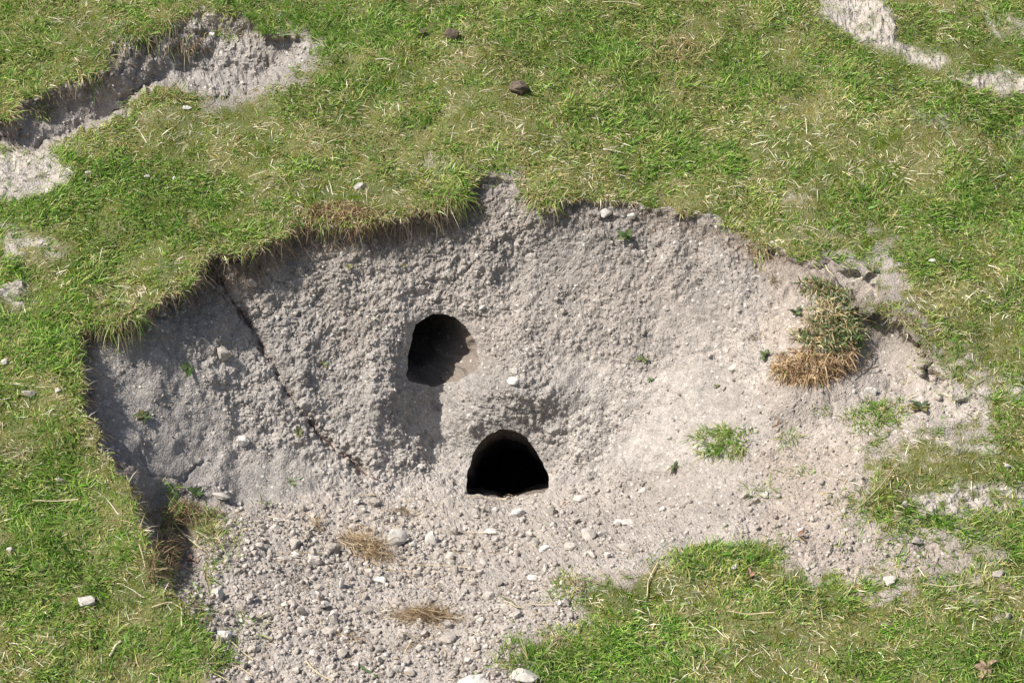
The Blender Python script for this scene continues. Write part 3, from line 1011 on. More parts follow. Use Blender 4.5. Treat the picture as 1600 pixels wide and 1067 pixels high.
def stone(px, py, w, h, label, material=M_CHALK, group=None, cat='stone', name='stone', sink=.25, shape=None, base=I3, rough=.09, tilt=.25):
    p = P(px, py)
    nrm = N(px, py)
    mm = np.linalg.norm(p - CAM) / FPX
    if shape is None:
        shape = rock_shape(base, random.randint(9, 15), rough, random.randint(0, 99999))
    v = shape * np.array([w * mm / 2, (w * .55 + h * .3) * mm / 2, h * mm / 2 * 1.05])
    me = mesh_np(name, v, base[1], None, False, material)
    up = Vector(nrm).lerp(Vector((0, 0, 1)), .35).normalized()
    o = link(name, me, label, cat, group, None, p + np.array(up) * h * mm * .5 * (1 - 2 * sink))
    q = Vector((0, 0, 1)).rotation_difference(up)
    o.rotation_mode = 'QUATERNION'
    o.rotation_quaternion = q @ Quaternion((0, 0, 1), random.uniform(-.35, .35)) @ Quaternion((1, 0, 0), random.uniform(-tilt, tilt))
    me.polygons.foreach_set('use_smooth', np.ones(len(me.polygons), bool))
    me.set_sharp_from_angle(angle=math.radians(24))
    return o

W_, G_, K_ = M_WHITE, M_GREY, M_CHALK
STONES = [
    # loose in the spoil
    (616, 848, 44, 32, W_, 'largest white chalk lump on the spoil, right of the dead grass bundle'),
    (672, 848, 24, 28, W_, 'upright white chalk stone just right of the largest chalk lump'),
    (808, 802, 27, 15, W_, 'elongated white stone on the spoil below the lower burrow'),
    (768, 834, 27, 15, W_, 'white angular stone with small chip, below left of the elongated stone'),
    (971, 819, 48, 13, W_, 'long flat white stone lying on the right of the spoil'),
    (920, 842, 24, 22, K_, 'rounded pale stone below left of the long flat stone'),
    (940, 836, 22, 10, W_, 'small flat white stone right of the rounded pale stone'),
    (928, 856, 16, 14, K_, 'small pale stone tucked below the rounded pale stone'),
    (833, 853, 18, 16, K_, 'left of a pair of pale stones in the middle spoil'),
    (850, 861, 20, 12, W_, 'right of a pair of pale stones in the middle spoil'),
    (891, 860, 20, 14, K_, 'pale lump between the stone pair and rounded stone'),
    (975, 859, 24, 13, K_, 'pale flat stone at the grass edge right of spoil'),
    (991, 864, 14, 16, K_, 'small upright stone touching the grass edge on the right'),
    (908, 779, 26, 9, K_, 'thin pale stone right of the lower burrow'),
    (894, 768, 13, 12, K_, 'small round pale stone just right of the lower burrow mouth'),
    (1006, 769, 16, 10, W_, 'small white stone at the foot of the right bank'),
    (1035, 797, 12, 9, W_, 'tiny bright white square chip on the right spoil'),
    (862, 803, 16, 20, K_, 'pale upright lump below the lower burrow'),
    (852, 854, 10, 9, K_, 'little pale pebble above the stone pair'),
    (821, 1061, 44, 22, W_, 'big flat white stone at the bottom edge by the grass'),
    (741, 1066, 50, 12, W_, 'white slab at the bottom edge of the spoil'),
    (732, 1034, 19, 18, W_, 'white block above the bottom slab'),
    (789, 983, 22, 13, K_, 'pale oval stone near the grass tip at the bottom'),
    (789, 955, 14, 12, K_, 'small round pale stone above the oval one'),
    (764, 934, 24, 14, K_, 'pale flat stone right of the lower straw bundle'),
    (835, 904, 24, 12, W_, 'white chip left of the lower right turf edge'),
    (704, 1000, 32, 22, G_, 'large dull grey clod below the lower straw bundle'),
    (833, 926, 14, 10, G_, 'small grey clod near the turf corner'),
    (585, 789, 18, 17, K_, 'pale round stone left of centre at the top of spoil'),
    (553, 813, 17, 13, K_, 'pale stone below left of the round one'),
    (431, 827, 20, 14, K_, 'pale stone on the left spoil under the little white pebble'),
    (433, 813, 12, 9, W_, 'little white pebble on the left spoil'),
    (470, 794, 8, 9, W_, 'tiny white upright chip on the upper left spoil'),
    (406, 860, 15, 12, K_, 'pale stone at left above the straw stem'),
    (412, 846, 15, 11, K_, 'pale stone touching the one above the straw stem'),
    (461, 870, 20, 11, W_, 'white stone lying on the long straw stem'),
    (520, 864, 26, 24, G_, 'grey green rounded stone at the left end of dead grass bundle'),
    (490, 879, 24, 17, K_, 'dull pale stone below the straw stem'),
    (441, 877, 20, 11, K_, 'dull flat stone left end of the straw stem'),
    (549, 892, 17, 14, K_, 'pale stone below the dead grass bundle'),
    (575, 894, 13, 11, K_, 'small pale stone under the right of dead grass bundle'),
    (594, 909, 19, 13, W_, 'whitish wedge stone in the mid left spoil'),
    (499, 921, 14, 12, K_, 'round pale pebble alone in the mid left spoil'),
    (340, 931, 25, 20, W_, 'white chalk stone at the left turf edge'),
    (349, 996, 24, 17, W_, 'white stone at lower left beside the grass'),
    (438, 1000, 16, 15, K_, 'pale faceted stone at the lower left spoil'),
    (477, 990, 27, 12, K_, 'flat pale stone in the lower left spoil'),
    (513, 988, 26, 13, K_, 'tan flat stone right of another flat stone, lower left'),
    (533, 1022, 17, 14, K_, 'pale pebble near the lower left straw curl'),
    (573, 959, 16, 15, K_, 'pale block left of the lower straw bundle'),
    (624, 1050, 18, 14, K_, 'pale stone near the bottom edge, left of the slab'),
    (415, 1053, 15, 12, K_, 'pale stone in the grass at the bottom left spoil edge'),
    (391, 1016, 22, 12, K_, 'flat grey stone by the grass at lower left'),
    (587, 985, 18, 11, K_, 'pale stone below left of the lower straw bundle'),
    (655, 1015, 16, 13, K_, 'pale stone between grey clod and bottom edge'),
    (565, 1040, 16, 11, K_, 'pale stone by the dark green blade at the bottom'),
    (345, 784, 30, 12, W_, 'flat white chip at the foot of the left bank'),
    (1162, 777, 13, 13, K_, 'left pale stone of three on the right floor'),
    (1180, 785, 17, 14, G_, 'grey stone in the middle of three on the right floor'),
    (1195, 776, 15, 11, W_, 'right white stone of three on the right floor'),
    (1279, 790, 10, 8, W_, 'tiny white stone on the far right floor'),
    (1278, 813, 12, 10, G_, 'tiny grey stone on the far right floor'),
    (1250, 833, 14, 9, W_, 'white chip above the right brown leaf'),
    # on turf
    (135, 944, 27, 18, W_, 'white stone in the grass at the lower left'),
    (18, 861, 15, 11, W_, 'white stone in grass near the left edge, below the middle'),
    (45, 616, 22, 13, K_, 'pale flat stone in grass left of the hollow'),
    (91, 611, 12, 9, K_, 'small pale stone at the turf edge left of the hollow'),
    (93, 750, 12, 9, K_, 'small pale stone on a bare spot in left grass'),
    (6, 567, 12, 8, W_, 'white stone cut by the left edge of the picture'),
    (560, 292, 20, 13, W_, 'white stone in grass above the back rim'),
    (231, 278, 11, 7, W_, 'left of two small white stones in the upper left grass'),
    (272, 280, 9, 7, W_, 'right of two small white stones in the upper left grass'),
    (137, 272, 11, 6, K_, 'small pale stone beside the upper left bare path'),
    (1360, 612, 19, 15, W_, 'bright white stone above the right grass tuft'),
    (1457, 411, 13, 9, W_, 'small white stone in the grass on the right'),
    (1390, 909, 20, 14, W_, 'white stone in the lower right grass'),
    (1575, 965, 13, 11, G_, 'blue grey stone at the lower right edge'),
    (1433, 846, 18, 12, G_, 'grey stone in grass beside the right bare strip'),
    (1385, 868, 10, 8, G_, 'small grey stone by the right turf'),
    (1413, 790, 13, 10, K_, 'pale stone in the right turf beside the bare strip'),
    (1574, 730, 10, 8, W_, 'tiny white stone in grass near the right edge'),
    (1560, 900, 20, 12, G_, 'grey weathered lump at the right end of bare strip'),
    (1148, 888, 14, 9, W_, 'white stone in the grass below the bright green tuft'),
    # in the bank
    (945, 336, 19, 13, W_, 'largest pale stone under the top right rim of the bank'),
    (963, 339, 10, 9, K_, 'small pale stone between two larger ones under the rim'),
    (986, 340, 14, 11, W_, 'squarish white stone under the top right rim'),
    (1095, 381, 12, 9, W_, 'white pebble high on the right of the bank'),
    (881, 490, 12, 12, K_, 'round pale pebble in the bank right of the upper burrow'),
    (1041, 483, 11, 9, W_, 'white pebble in the right bank below the weed'),
    (755, 482, 11, 8, W_, 'white pebble in the bank above right of the upper burrow'),
    (1147, 515, 10, 9, K_, 'round pebble in the bank left of the turf clump'),
    (1148, 575, 18, 8, K_, 'flat pale stone in the right bank'),
    (535, 514, 12, 8, W_, 'white pebble in the bank left of the upper burrow'),
    (380, 689, 23, 15, W_, 'large pale stone low on the left bank'),
    (347, 556, 25, 24, K_, 'big pale clod high on the left bank'),
    (392, 444, 18, 15, K_, 'pale clod below the back left turf edge'),
    (250, 493, 14, 13, K_, 'pale stone under the left overhanging turf'),
    (433, 496, 10, 8, W_, 'white pebble beside the rill on the left bank'),
    (695, 341, 13, 9, W_, 'white chip under the rim left of the bare notch'),
    (652, 346, 10, 8, K_, 'pale chip under the back rim'),
    (805, 581, 18, 8, W_, 'upper of two flat pale chips right of the upper burrow'),
    (804, 597, 21, 13, W_, 'lower of two flat pale chips right of the upper burrow'),
    (740, 668, 12, 10, K_, 'pale clod between the two burrows'),
    (578, 560, 13, 10, W_, 'white chip in the bank just left of upper burrow'),
    (652, 735, 12, 9, W_, 'white chip at the bank foot left of the lower burrow'),
    (863, 327, 10, 11, K_, 'pale clod below the rim grass tuft'),
    (330, 60, 12, 9, W_, 'white stone on the upper left eroded scar'),
    (292, 170, 14, 7, W_, 'white chip in grass below the upper left scar'),
]
for px, py, w, h, mt, lb in STONES:
    bank = py < 765 and 200 < px < 1200
    stone(px, py, w * 1.06, h * 1.06, lb, mt, sink=.30 if not bank else .32)

# shared small pebbles: alike, loose in the spoil
share = [mesh_np('pebble', rock_shape(I2, 9 + k % 4, .14, 900 + k) * .5, I2[1], None, True, (M_CHALK, M_GREY, M_WHITE, M_GREY, M_CHALK)[k % 5]) for k in range(16)]
for _m in share:
    _m.set_sharp_from_angle(angle=math.radians(26))
def spoil_label(t, x, y):
    w = ('left part of the spoil' if x < 520 else 'middle of the spoil' if x < 760 else 'spoil under the lower burrow') if y < 920 else \
        ('lower left spoil near the grass' if x < 520 else 'bottom of the spoil near the picture edge')
    return 'small %s pebble lying loose in the %s' % (t, w), 'small %s pebbles, %s' % (t, w)
def bank_label(t, x, y):
    w = 'left side of the earth bank' if x < 560 else 'right side of the earth bank' if x > 880 else \
        'middle of the bank above the burrows' if y < 490 else 'middle of the bank around the burrows'
    return 'small %s chip embedded in the %s' % (t, w), 'small %s chips, %s' % (t, w)
def pebbles(n, sampler, lo, hi, label, sink):
    px, py = sampler(n * 12)
    px, py = px[:n], py[:n]
    pr, nr = P(px, py), N(px, py)
    for k in range(len(px)):
        s = (lo + (hi - lo) * random.random() ** 1.8)
        j = random.randrange(16)
        tint = ('pale', 'grey', 'white', 'grey', 'pale')[j % 5]
        lb, gp = label(tint, px[k], py[k])
        o = link('pebble', share[j], lb, 'pebble', gp, None, pr[k] + nr[k] * s * .5 * (1 - 2 * sink))
        o.rotation_euler = (random.uniform(0, 6.3), random.uniform(0, 6.3), random.uniform(0, 6.3))
        o.scale = (s * random.uniform(.9, 1.25), s * random.uniform(.7, 1), s * random.uniform(.6, .9))
def spoil_p(n):
    px, py = spoil_sampler(n)
    k = (px < 1010) & (py > 785) & (py < 1067)
    return px[k], py[k]
pebbles(230, spoil_p, .0090, .021, spoil_label, .22)
def right_p(n):
    px, py = spoil_sampler(n * 3)
    k = (px > 1010) & (px < 1320)
    return px[k], py[k]
pebbles(26, right_p, .006, .012, lambda t, x, y: ('small %s pebble on the bare floor right of the spoil heap' % t, 'small %s pebbles on the right floor' % t), .28)
pebbles(120, bank_sampler, .006, .013, bank_label, .30)

# brown lumps on the upper turf
def lump(px, py, w, h, label):
    shp = rock_shape(I3, 22, .16, random.randint(0, 9999))
    stone(px, py, w, h, label, M_DUNG, None, 'dung', 'dung_lump', .12, shp, I3, .12, .1)
lump(810, 140, 36, 22, 'large brown dung lump on the upper middle grass')
lump(704, 60, 28, 18, 'brown dung lump near the top of the grass')
lump(660, 53, 13, 10, 'smallest dark dung lump, left of another near the top')

# ------------------------------------------------------------------ tufts, weeds, straw
def tuft(name, px, py, rx, ry, nb, length, label, cat='grass tuft', green=.8, lift=(.3, 1.2), width=.0017, group=None, mt=None, out=.35, seg=3, palette=None, raise_=0.0, down=.55, greens=None):
    a = RNG.uniform(0, 2 * math.pi, nb)
    r = np.sqrt(RNG.random(nb))
    ph = random.uniform(0, 6.3)
    edge_ = 1 + .28 * np.sin(2 * a + ph) + .20 * np.sin(5 * a + 2 * ph) + .15 * np.sin(9 * a + 3 * ph)
    x, y = px + np.cos(a) * r * rx * edge_, py + np.sin(a) * r * ry * edge_
    pr, nr = P(x, y), N(x, y)
    pr = pr + (nr * (1 - r * r)[:, None]) * raise_
    c0 = P(px, py)
    rad = pr - c0
    rad = rad / (np.abs(rad).max() + 1e-9)
    up = unit(nr + np.array([0, 0, .9]))
    d0 = unit(up * RNG.uniform(*lift, nb)[:, None] + rad * out + RNG.normal(0, .75, (nb, 3)))
    isg = RNG.random(nb) < green
    pal = DRYC if palette is None else palette
    c = np.where(isg[:, None], np.where((RNG.random(nb) < .25)[:, None], pick(OLIVE if greens is None else greens, nb), pick(GREEN if greens is None else greens, nb)), pick(pal, nb)) * RNG.uniform(.75, 1.2, nb)[:, None]
    tip = np.where((RNG.random(nb) < .25)[:, None], pick(DRYC, nb), c)
    V, F_, C_ = blades(pr - nr * .002, d0, RNG.uniform(.5, 1.2, nb) * length, RNG.uniform(.6, 1.2, nb) * width, RNG.uniform(.1, 1.4, nb) * down, c, seg, tipc=tip)
    return link(name, mesh_np(name, V - c0, F_, C_, False, mt or M_BLADE), label, cat, group, None, c0)

T_ = 'grass_tuft'
tuft(T_, 1130, 690, 34, 28, 1100, .030, 'bright green grass tuft on the right foot of the bank', green=.93)
tuft(T_, 1372, 650, 40, 28, 1100, .028, 'green grass tuft below the bright white stone on the right', green=.80)
tuft(T_, 1180, 862, 48, 16, 700, .034, 'bright green tuft on the lower right turf edge', green=.9)
tuft(T_, 178, 490, 44, 18, 800, .040, 'overhanging grass tuft at the left corner of the hollow', green=.6, lift=(-.1, .8), down=.9)
tuft(T_, 850, 308, 26, 16, 480, .032, 'small grass tuft hanging over the back rim right of the notch', green=.6, lift=(0, .9), down=.8)
tuft(T_, 703, 308, 28, 14, 420, .036, 'green grass tuft drooping over the back rim left of the notch', green=.9, lift=(.1, 1.1), down=.9)
tuft(T_, 350, 54, 24, 8, 170, .026, 'small grass tuft growing on the upper left scar', green=.6)
tuft(T_, 200, 55, 60, 16, 520, .030, 'dense grass tuft hanging over the top of the upper left scar', green=.8, down=.8)
tuft(T_, 825, 1035, 46, 26, 520, .050, 'long green grass tuft spilling onto spoil at the bottom', green=.9)
tuft(T_, 880, 918, 20, 22, 300, .030, 'small leafy grass tuft at the lower right turf corner', green=.8)
tuft(T_, 1230, 685, 20, 12, 70, .032, 'thin sparse grass sprig between the two right tufts', green=.8)
tuft(T_, 1285, 645, 16, 12, 60, .022, 'tiny thin grass sprig left of the right grass tuft', green=.8)
tuft(T_, 1190, 770, 34, 10, 70, .036, 'sparse grass sprig on the right floor among stones', green=.9)
tuft(T_, 1255, 740, 20, 10, 50, .030, 'sparse grass sprig on the right floor above the stones', green=.85)
tuft(T_, 1365, 790, 34, 24, 520, .032, 'grass patch edge at the right of the floor', green=.75)
tuft(T_, 350, 850, 30, 34, 170, .046, 'loose grass sprig at the left edge of the spoil', green=.6)
tuft(T_, 330, 905, 18, 24, 90, .046, 'pale green grass sprig beside the dead leaves', green=.85)
tuft(T_, 398, 975, 30, 20, 60, .042, 'thin grass sprig on the lower left spoil', green=.9)
tuft(T_, 415, 790, 16, 8, 26, .026, 'tiny grass sprig at the top left of spoil', green=.95)
tuft(T_, 455, 757, 16, 7, 36, .024, 'yellowish sprig at the foot of the left bank', green=.6)
tuft(T_, 265, 762, 16, 12, 60, .030, 'dark grass sprig low at the left bank foot', green=.95)
tuft(T_, 835, 850, 8, 8, 14, .024, 'tiny green sprig in the middle of the spoil', green=.9)
tuft(T_, 1180, 395, 18, 18, 240, .028, 'withered grass tuft hanging from the right back rim', green=.2, lift=(-.6, .4), down=1.)
tuft(T_, 130, 118, 26, 12, 260, .026, 'grass tuft on the lip of the upper left scar', green=.6, down=.9)
tuft(T_, 65, 175, 16, 14, 160, .022, 'mossy grass tuft on the left end of upper scar', green=.75, down=.9)
tuft(T_, 1060, 80, 40, 26, 420, .046, 'pale withered grass tuft in the upper middle turf', green=.15)
tuft(T_, 270, 150, 36, 12, 330, .034, 'pale straw grass tuft in front of the upper left scar', green=.35)

tuft(T_, 258, 905, 20, 26, 420, .036, 'ragged grass tuft sagging into the lower left hollow', green=.6, lift=(-.2, .8), down=.8)
tuft(T_, 300, 958, 26, 22, 420, .036, 'green grass tuft creeping onto spoil at the lower left', green=.75, lift=(.0, .9), down=.7)
tuft(T_, 335, 1030, 30, 24, 460, .040, 'bright green grass tuft at the bottom left spoil edge', green=.9)
tuft(T_, 325, 835, 26, 22, 320, .034, 'mixed green and brown sprig right of the lower left hollow', green=.45, raise_=.012)

# the slumped turf clump on the right: green top and dead, straw coloured front
root = bpy.data.objects.new('turf_clump', None)
COL.objects.link(root)
rc = P(1275, 540)
root.location = [float(v) for v in rc]
root['label'] = 'slumped turf clump with green top and straw coloured front on the right'
root['category'] = 'turf clump'
STRAWC = np.array([[.46, .35, .205], [.38, .27, .15], [.56, .46, .31], [.25, .165, .095]])
bits = []
CLUMPG = np.array([[.11, .20, .055], [.15, .235, .08], [.075, .135, .045]])
for x, y, rx, ry, nb, gr in ((1272, 452, 22, 16, 260, .5), (1300, 462, 26, 20, 320, .6), (1312, 495, 30, 26, 480, .75), (1284, 505, 30, 26, 420, .5),
                             (1326, 525, 20, 24, 420, .92), (1262, 528, 22, 16, 260, .45), (1300, 538, 24, 18, 300, .6)):
    bits.append(tuft('green_blades', x, y, rx, ry, nb, .021, None, None, gr * .85, raise_=.012, lift=(-.1, 1.), width=.0024, greens=CLUMPG))
for x, y, rx, ry, nb in ((1226, 578, 24, 20, 480), (1256, 566, 30, 24, 640), (1290, 572, 26, 20, 460), (1318, 560, 18, 20, 300), (1266, 592, 34, 9, 340)):
    bits.append(tuft('dead_blades', x, y, rx, ry, nb, .024, None, None, .03, palette=STRAWC * np.array([1.06, .97, .88]), lift=(-.5, .6), raise_=.016, down=.9, mt=M_STRAW, out=.15))
bits.append(tuft('dead_blades', 1290, 498, 30, 30, 260, .024, None, None, .05, palette=DRYC, lift=(.1, .8), raise_=.014, mt=M_STRAW))
for o in bits:
    o.location = o.location - root.location
    o.parent = root
# dark eroded hollow at lower left: hanging brown roots and dead leaves
tuft('dead_grass', 285, 812, 46, 20, 1000, .036, 'dark brown dead grass hanging in the lower left turf hollow', 'dead grass', .25,
     palette=np.array([[.26, .17, .10], [.36, .26, .15], [.15, .10, .06]]), lift=(-.3, .7), mt=M_STRAW, width=.0012, raise_=.03)
tuft('dead_grass', 252, 868, 24, 40, 800, .040, 'brown dead roots hanging from the lower left turf edge', 'dead grass', .15,
     palette=np.array([[.30, .20, .12], [.38, .28, .17], [.18, .12, .07]]), lift=(-.4, .5), mt=M_STRAW, width=.0012, raise_=.025)
tuft('dead_grass', 530, 334, 74, 14, 1300, .028, 'russet dead grass along the back rim of the hollow', 'dead grass', .08, palette=STRAWC * np.array([.85, .78, .72]), lift=(-.3, .7), mt=M_STRAW, down=1., raise_=.008)
tuft('dead_grass', 285, 60, 40, 18, 420, .028, 'russet roots and dead grass on the upper left scar rim', 'dead grass', .1, palette=STRAWC * .8, lift=(-.8, .3), mt=M_STRAW, down=1.)

def straw_heap(px, py, rx, ry, nb, length, label, main=0., pal=None, h=.012):
    """a tangle of dead stems lying mostly one way"""
    a = RNG.uniform(0, 2 * math.pi, nb)
    r = np.minimum(np.abs(RNG.normal(0, .58, nb)), 1.15)
    ca, sa = math.cos(math.radians(main)), math.sin(math.radians(main))
    ox, oy = np.cos(a) * r * rx, np.sin(a) * r * ry
    x, y = px + ox * ca + oy * sa, py + ox * sa - oy * ca
    x, y = px + ox * ca - oy * sa, py + ox * sa + oy * ca
    pr, nr = P(x, y), N(x, y)
    e = P(px + 10 * ca, py + 10 * sa) - P(px - 10 * ca, py - 10 * sa)
    e = e / np.linalg.norm(e)
    sg = np.where(RNG.random(nb) < .5, 1, -1)[:, None]
    d0 = unit(e * sg + RNG.normal(0, .45, (nb, 3)) + nr * RNG.uniform(-.25, .28, nb)[:, None])
    pr = pr + nr * (RNG.random(nb) * h * np.clip(1 - r * r, 0, 1))[:, None]
    c = pick(STRAWC if pal is None else pal, nb) * RNG.uniform(.7, 1.2, nb)[:, None]
    V, F_, C_ = blades(pr, d0, RNG.uniform(.4, 1.2, nb) * length, RNG.uniform(.0007, .0014, nb), RNG.uniform(.0, .5, nb), c, 3, curl=RNG.normal(0, .22, (nb, 3)))
    c0 = P(px, py)
    link('straw_bundle', mesh_np('straw_bundle', V - c0, F_, C_, False, M_STRAW), label, 'straw', None, None, c0)
straw_heap(572, 862, 50, 18, 760, .048, 'largest tangled bundle of dead grass in the left spoil', 22, None, .026)
straw_heap(665, 966, 62, 10, 620, .052, 'long flat bundle of dead grass in the lower spoil', 2, STRAWC * .9, .014)
straw_heap(492, 820, 13, 16, 80, .034, 'small pale straw wisp at the upper left spoil', 60, None, .012)
straw_heap(632, 802, 26, 8, 90, .024, 'small brown straw wisp left of the lower burrow', 5, STRAWC * .8)
straw_heap(548, 1000, 22, 10, 60, .030, 'curly straw wisp in the lower left spoil', 25)
straw_heap(645, 1008, 30, 16, 70, .040, 'loose straw wisp below the lower straw bundle', -20)
straw_heap(800, 783, 56, 4, 36, .015, 'scattered dry straw along the sill of lower burrow', 0)
straw_heap(900, 912, 16, 26, 90, .030, 'withered tan tuft at the lower right turf corner', 80, DRYC * .8)
straw_heap(862, 1003, 22, 18, 80, .034, 'withered tan stems beside the bottom grass tuft', -45, DRYC)
straw_heap(1178, 530, 14, 30, 60, .016, 'brown withered scraps on the right bank', 80, STRAWC * .55)
straw_heap(1208, 438, 12, 10, 60, .014, 'small brown withered tuft high on the right bank', 40, STRAWC * .6)

def stem(pts_, label, width=.0020, col=(.60, .50, .32), name='straw', cat='straw', lift=.005):
    """one thin tube laid along a line on the ground"""
    a = np.array(pts_, float)
    t = np.linspace(0, len(a) - 1, 4 * (len(a) - 1) + 1)
    x, y = np.interp(t, range(len(a)), a[:, 0]), np.interp(t, range(len(a)), a[:, 1])
    c = P(x, y) + N(x, y) * lift
    c[1:-1] = (c[:-2] + 2 * c[1:-1] + c[2:]) / 4
    tg = unit(np.gradient(c, axis=0))
    s1 = unit(np.cross(tg, N(x, y)))
    s2 = np.cross(tg, s1)
    k = 5
    V = np.concatenate([c + width * .5 * (math.cos(2 * math.pi * j / k) * s1 + math.sin(2 * math.pi * j / k) * s2) for j in range(k)])
    m_ = len(c)
    F_ = []
    for j in range(k):
        for i in range(m_ - 1):
            b = (j + 1) % k
            F_ += [(j * m_ + i, j * m_ + i + 1, b * m_ + i + 1), (j * m_ + i, b * m_ + i + 1, b * m_ + i)]
    c0 = c.mean(0)
    link(name, mesh_np(name, V - c0, np.array(F_), np.tile(col, (len(V), 1)) * (1 + .25 * vnoise(V * 60, 6))[:, None], True, M_STRAW), label, cat, None, None, c0)
stem([(436, 865), (470, 867), (506, 869)], 'long pale straw stem lying left of the dead grass bundle')
stem([(625, 886), (680, 887), (738, 889)], 'long thin straw stem right of the dead grass bundle')
stem([(790, 945), (815, 955), (835, 950), (865, 948)], 'forked straw stem left of the lower right turf')
stem([(780, 937), (800, 945), (815, 956)], 'green brown stalk touching the forked straw stem', col=(.14, .16, .07))
stem([(357, 1002), (375, 1018), (396, 1035)], 'thin straw stem beside the lower left white stone')
stem([(320, 1040), (345, 1036), (375, 1046), (395, 1060)], 'bent straw stem over the bottom left grass')
stem([(238, 953), (268, 941), (284, 952), (285, 982)], 'bent pale stem at the left turf edge', .0026)
stem([(172, 1028), (182, 1010), (190, 1005)], 'short thick pale stem in the lower left grass', .005, (.55, .48, .34))
stem([(560, 1042), (575, 1054), (590, 1064)], 'dark green blade lying on the bottom spoil', .004, (.07, .12, .04), 'green_blade', 'grass blade')
stem([(478, 1036), (492, 1052), (520, 1066)], 'pale curved straw stem at the bottom left of spoil', .0028)
stem([(1010, 935), (1012, 910), (1028, 880)], 'pale curved stem on the lower right turf', .0022)
stem([(1340, 800), (1380, 760), (1398, 735)], 'leaning thin stalk on the right turf', .0022, (.40, .33, .2), lift=.012)
stem([(700, 833), (735, 832), (762, 836)], 'short straw stem beside the white angular stone', .0016)
stem([(728, 781), (745, 778), (768, 784)], 'short straw at the left sill of the lower burrow', .0018)
stem([(1325, 590), (1345, 580), (1352, 565), (1358, 552)], 'brown twig with buds right of the turf clump', .0028, (.16, .11, .07), 'twig', 'twig', .010)
stem([(1345, 585), (1370, 578)], 'side twig right of the turf clump', .0022, (.16, .11, .07), 'twig', 'twig', .008)
stem([(1348, 491), (1358, 498), (1370, 506)], 'pale straw stem above the hollow right of the clump', .0026)
stem([(1285, 428), (1290, 438), (1298, 445)], 'pale straw stem standing above the turf clump', .0028, lift=.02)
stem([(1440, 918), (1480, 924), (1515, 918)], 'curved pale straw in the lower right grass', .0018, lift=.014)
stem([(390, 285), (405, 280), (420, 275)], 'pale straw in the grass above the back left rim', .0024, lift=.014)
stem([(940, 14), (970, 14), (1000, 18)], 'long pale straw near the top of the turf', .0022, lift=.018)
stem([(52, 790), (90, 792), (125, 788)], 'pale straw lying in the left grass', .0022, lift=.016)
stem([(1135, 965), (1170, 968), (1210, 966)], 'pale straw lying in the lower right grass', .002, lift=.016)
stem([(220, 860), (226, 880), (230, 897)], 'pale hanging stem at the lower left turf edge', .0018, lift=.016)
stem([(262, 822), (300, 850), (322, 868)], 'long pale stem across the lower left hollow', .0022, lift=.012)

stem(RILL + [(590, 752)], 'thin reddish brown root running diagonally down the left bank', .0034, (.13, .078, .058), 'root', 'root', .001)

# straw fragments strewn over the spoil
def litter(n):
    px, py = spoil_sampler(n)
    n = len(px)
    pr, nr = P(px, py), N(px, py)
    a = RNG.normal(0, .9, n)
    d0 = unit(np.stack([np.cos(a), np.sin(a), 0 * a], -1) + nr * RNG.uniform(-.05, .25, n)[:, None])
    c = pick(np.array([[.50, .41, .25], [.42, .32, .18], [.30, .21, .12], [.56, .49, .36]]), n)
    return blades(pr + nr * .003, d0, RNG.uniform(.006, .034, n), RNG.uniform(.0006, .0016, n), RNG.uniform(0, .25, n), c, 3, curl=RNG.normal(0, .08, (n, 3)))
V, F_, C_ = litter(2600)
link('straw_litter', mesh_np('straw_litter', V, F_, C_, False, M_STRAW), 'short straw fragments strewn over the loose spoil', 'straw', None, 'stuff')

# weeds: rosettes of small leaves
def leaf_mesh(name, col):
    xs = np.linspace(0, 1, 6)
    wd = np.array([.10, .30, .42, .40, .24, 0])
    V, F_ = [], []
    for t, w in zip(xs, wd):
        z = .25 * t - .35 * t * t
        V += [(t, -w, z + .10 * w), (t, 0, z - .04), (t, w, z + .10 * w)]
    for i in range(5):
        b = 3 * i
        for a in (0, 1):
            F_ += [(b + a, b + a + 1, b + a + 4), (b + a, b + a + 4, b + a + 3)]
    c = np.tile(col, (len(V), 1))
    c[1::3] *= 1.25
    return mesh_np(name, np.array(V), np.array(F_), c, True, M_LEAF)
LEAVES = [leaf_mesh('leaf', c) for c in ((.075, .125, .038), (.115, .15, .055), (.06, .085, .038), (.165, .155, .065))]
def weed(px, py, size, nl, label, kinds=(0, 1), flat=.5):
    p, nr = P(px, py), Vector(N(px, py))
    mm = np.linalg.norm(p - CAM) / FPX
    e = link('weed_plant', None, label, 'weed', None, None, p + np.array(nr) * .002)
    e.rotation_mode = 'QUATERNION'
    e.rotation_quaternion = Vector((0, 0, 1)).rotation_difference(nr.lerp(Vector((0, 0, 1)), .3).normalized())
    e.empty_display_size = .01
    for k in range(nl):
        o = link('leaf', LEAVES[random.choice(kinds)], parent=e)
        s = size * mm * .46 * random.uniform(.5, 1.1)
        o.scale = (s, s * random.uniform(.45, .75), s)
        o.rotation_euler = (random.uniform(-.3, .3), -random.uniform(.1, 1.0) * flat, k * 2.4 + random.uniform(-.3, .3))
        o.location = (0, 0, .0015 * k / nl)
weed(980, 373, 36, 14, 'bright green weed high on the bank below the rim', (0, 1), 1.1)
weed(1005, 561, 26, 8, 'dark star shaped weed in the middle of the right bank', (1, 2, 3))
weed(1016, 592, 15, 6, 'tiny weed below the star shaped one', (0, 2))
weed(1118, 602, 14, 6, 'tiny dark weed low on the right bank', (2, 3))
weed(505, 568, 24, 7, 'small weed in the bank left of the upper burrow', (1, 3))
weed(465, 678, 28, 7, 'yellow green weed low on the left bank beside the rill', (3, 1))
weed(293, 578, 36, 7, 'weed with one round pale leaf on the left bank', (1, 0))
weed(222, 651, 38, 8, 'weed in the shade of the left bank', (2, 1, 3))
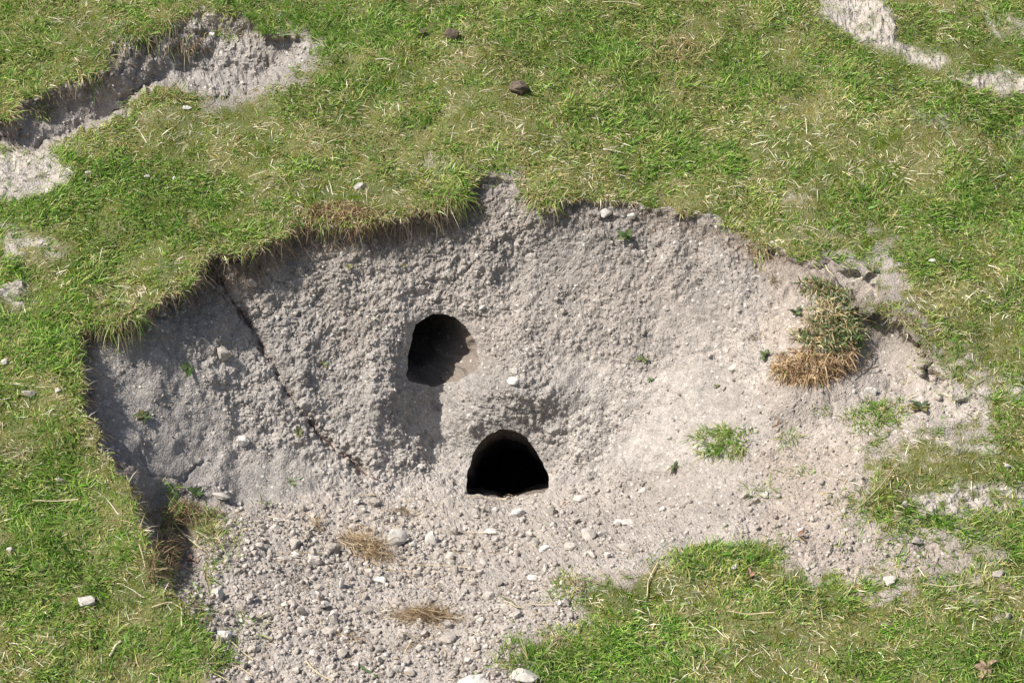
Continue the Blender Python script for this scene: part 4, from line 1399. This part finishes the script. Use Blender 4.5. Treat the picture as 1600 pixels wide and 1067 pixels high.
weed(306, 772, 40, 11, 'leafy dark green weed at the foot of left bank', (0, 2))
weed(545, 417, 18, 6, 'tiny yellow weed under the back rim', (3,))
weed(580, 354, 22, 6, 'small yellow green weed just below the back rim', (3, 1))
weed(630, 415, 14, 5, 'tiny weed in the bank above the upper burrow', (3,))
weed(1245, 489, 30, 8, 'dark green weed left of the turf clump', (2, 1), .9)
weed(1195, 554, 26, 9, 'small green weed at the left foot of turf clump', (0, 1), .8)
weed(1440, 640, 46, 10, 'yellowish weed at the right end of the terrace', (3, 2), .7)
weed(1055, 731, 30, 9, 'dark mossy weed at the foot of the right bank', (2, 3), .6)
weed(1363, 422, 26, 8, 'brown green weed on the pale bare patch', (3, 2), .6)

# dead leaves
BROWN = [leaf_mesh('leaf_blade', c) for c in ((.30, .17, .12), (.22, .13, .085), (.34, .24, .17))]
def dead_leaf(px, py, size, nl, label, k=0):
    p, nr = P(px, py), Vector(N(px, py))
    mm = np.linalg.norm(p - CAM) / FPX
    e = link('dead_leaf', None, label, 'dead leaf', None, None, p + np.array(nr) * .005)
    e.rotation_mode = 'QUATERNION'
    e.rotation_quaternion = Vector((0, 0, 1)).rotation_difference(nr)
    e.empty_display_size = .01
    for j in range(nl):
        o = link('leaf_blade', BROWN[k], parent=e)
        s = size * mm * random.uniform(.45, .8)
        o.scale = (s, s * random.uniform(.35, .7), s * 1.8)
        o.rotation_euler = (random.uniform(-.6, .6), -random.uniform(0, .8), random.uniform(0, 6.3))
dead_leaf(296, 880, 26, 2, 'pinkish brown dead leaf in the lower left hollow')
dead_leaf(314, 876, 22, 1, 'upright reddish dead leaf right of another in lower left hollow', 0)
dead_leaf(1247, 846, 26, 3, 'brown dead leaf on the bare strip at right', 1)
dead_leaf(1540, 1046, 34, 6, 'withered brown leafy plant in the bottom right corner', 2)
dead_leaf(1172, 905, 24, 3, 'pinkish dead leaf in the lower right grass', 0)
dead_leaf(640, 905, 12, 2, 'small reddish scrap in the middle left spoil', 0)
dead_leaf(885, 788, 12, 2, 'small rust coloured scrap below right of the lower burrow', 0)
dead_leaf(1216, 665, 18, 2, 'small brown scrap beside the right grass tuft', 1)
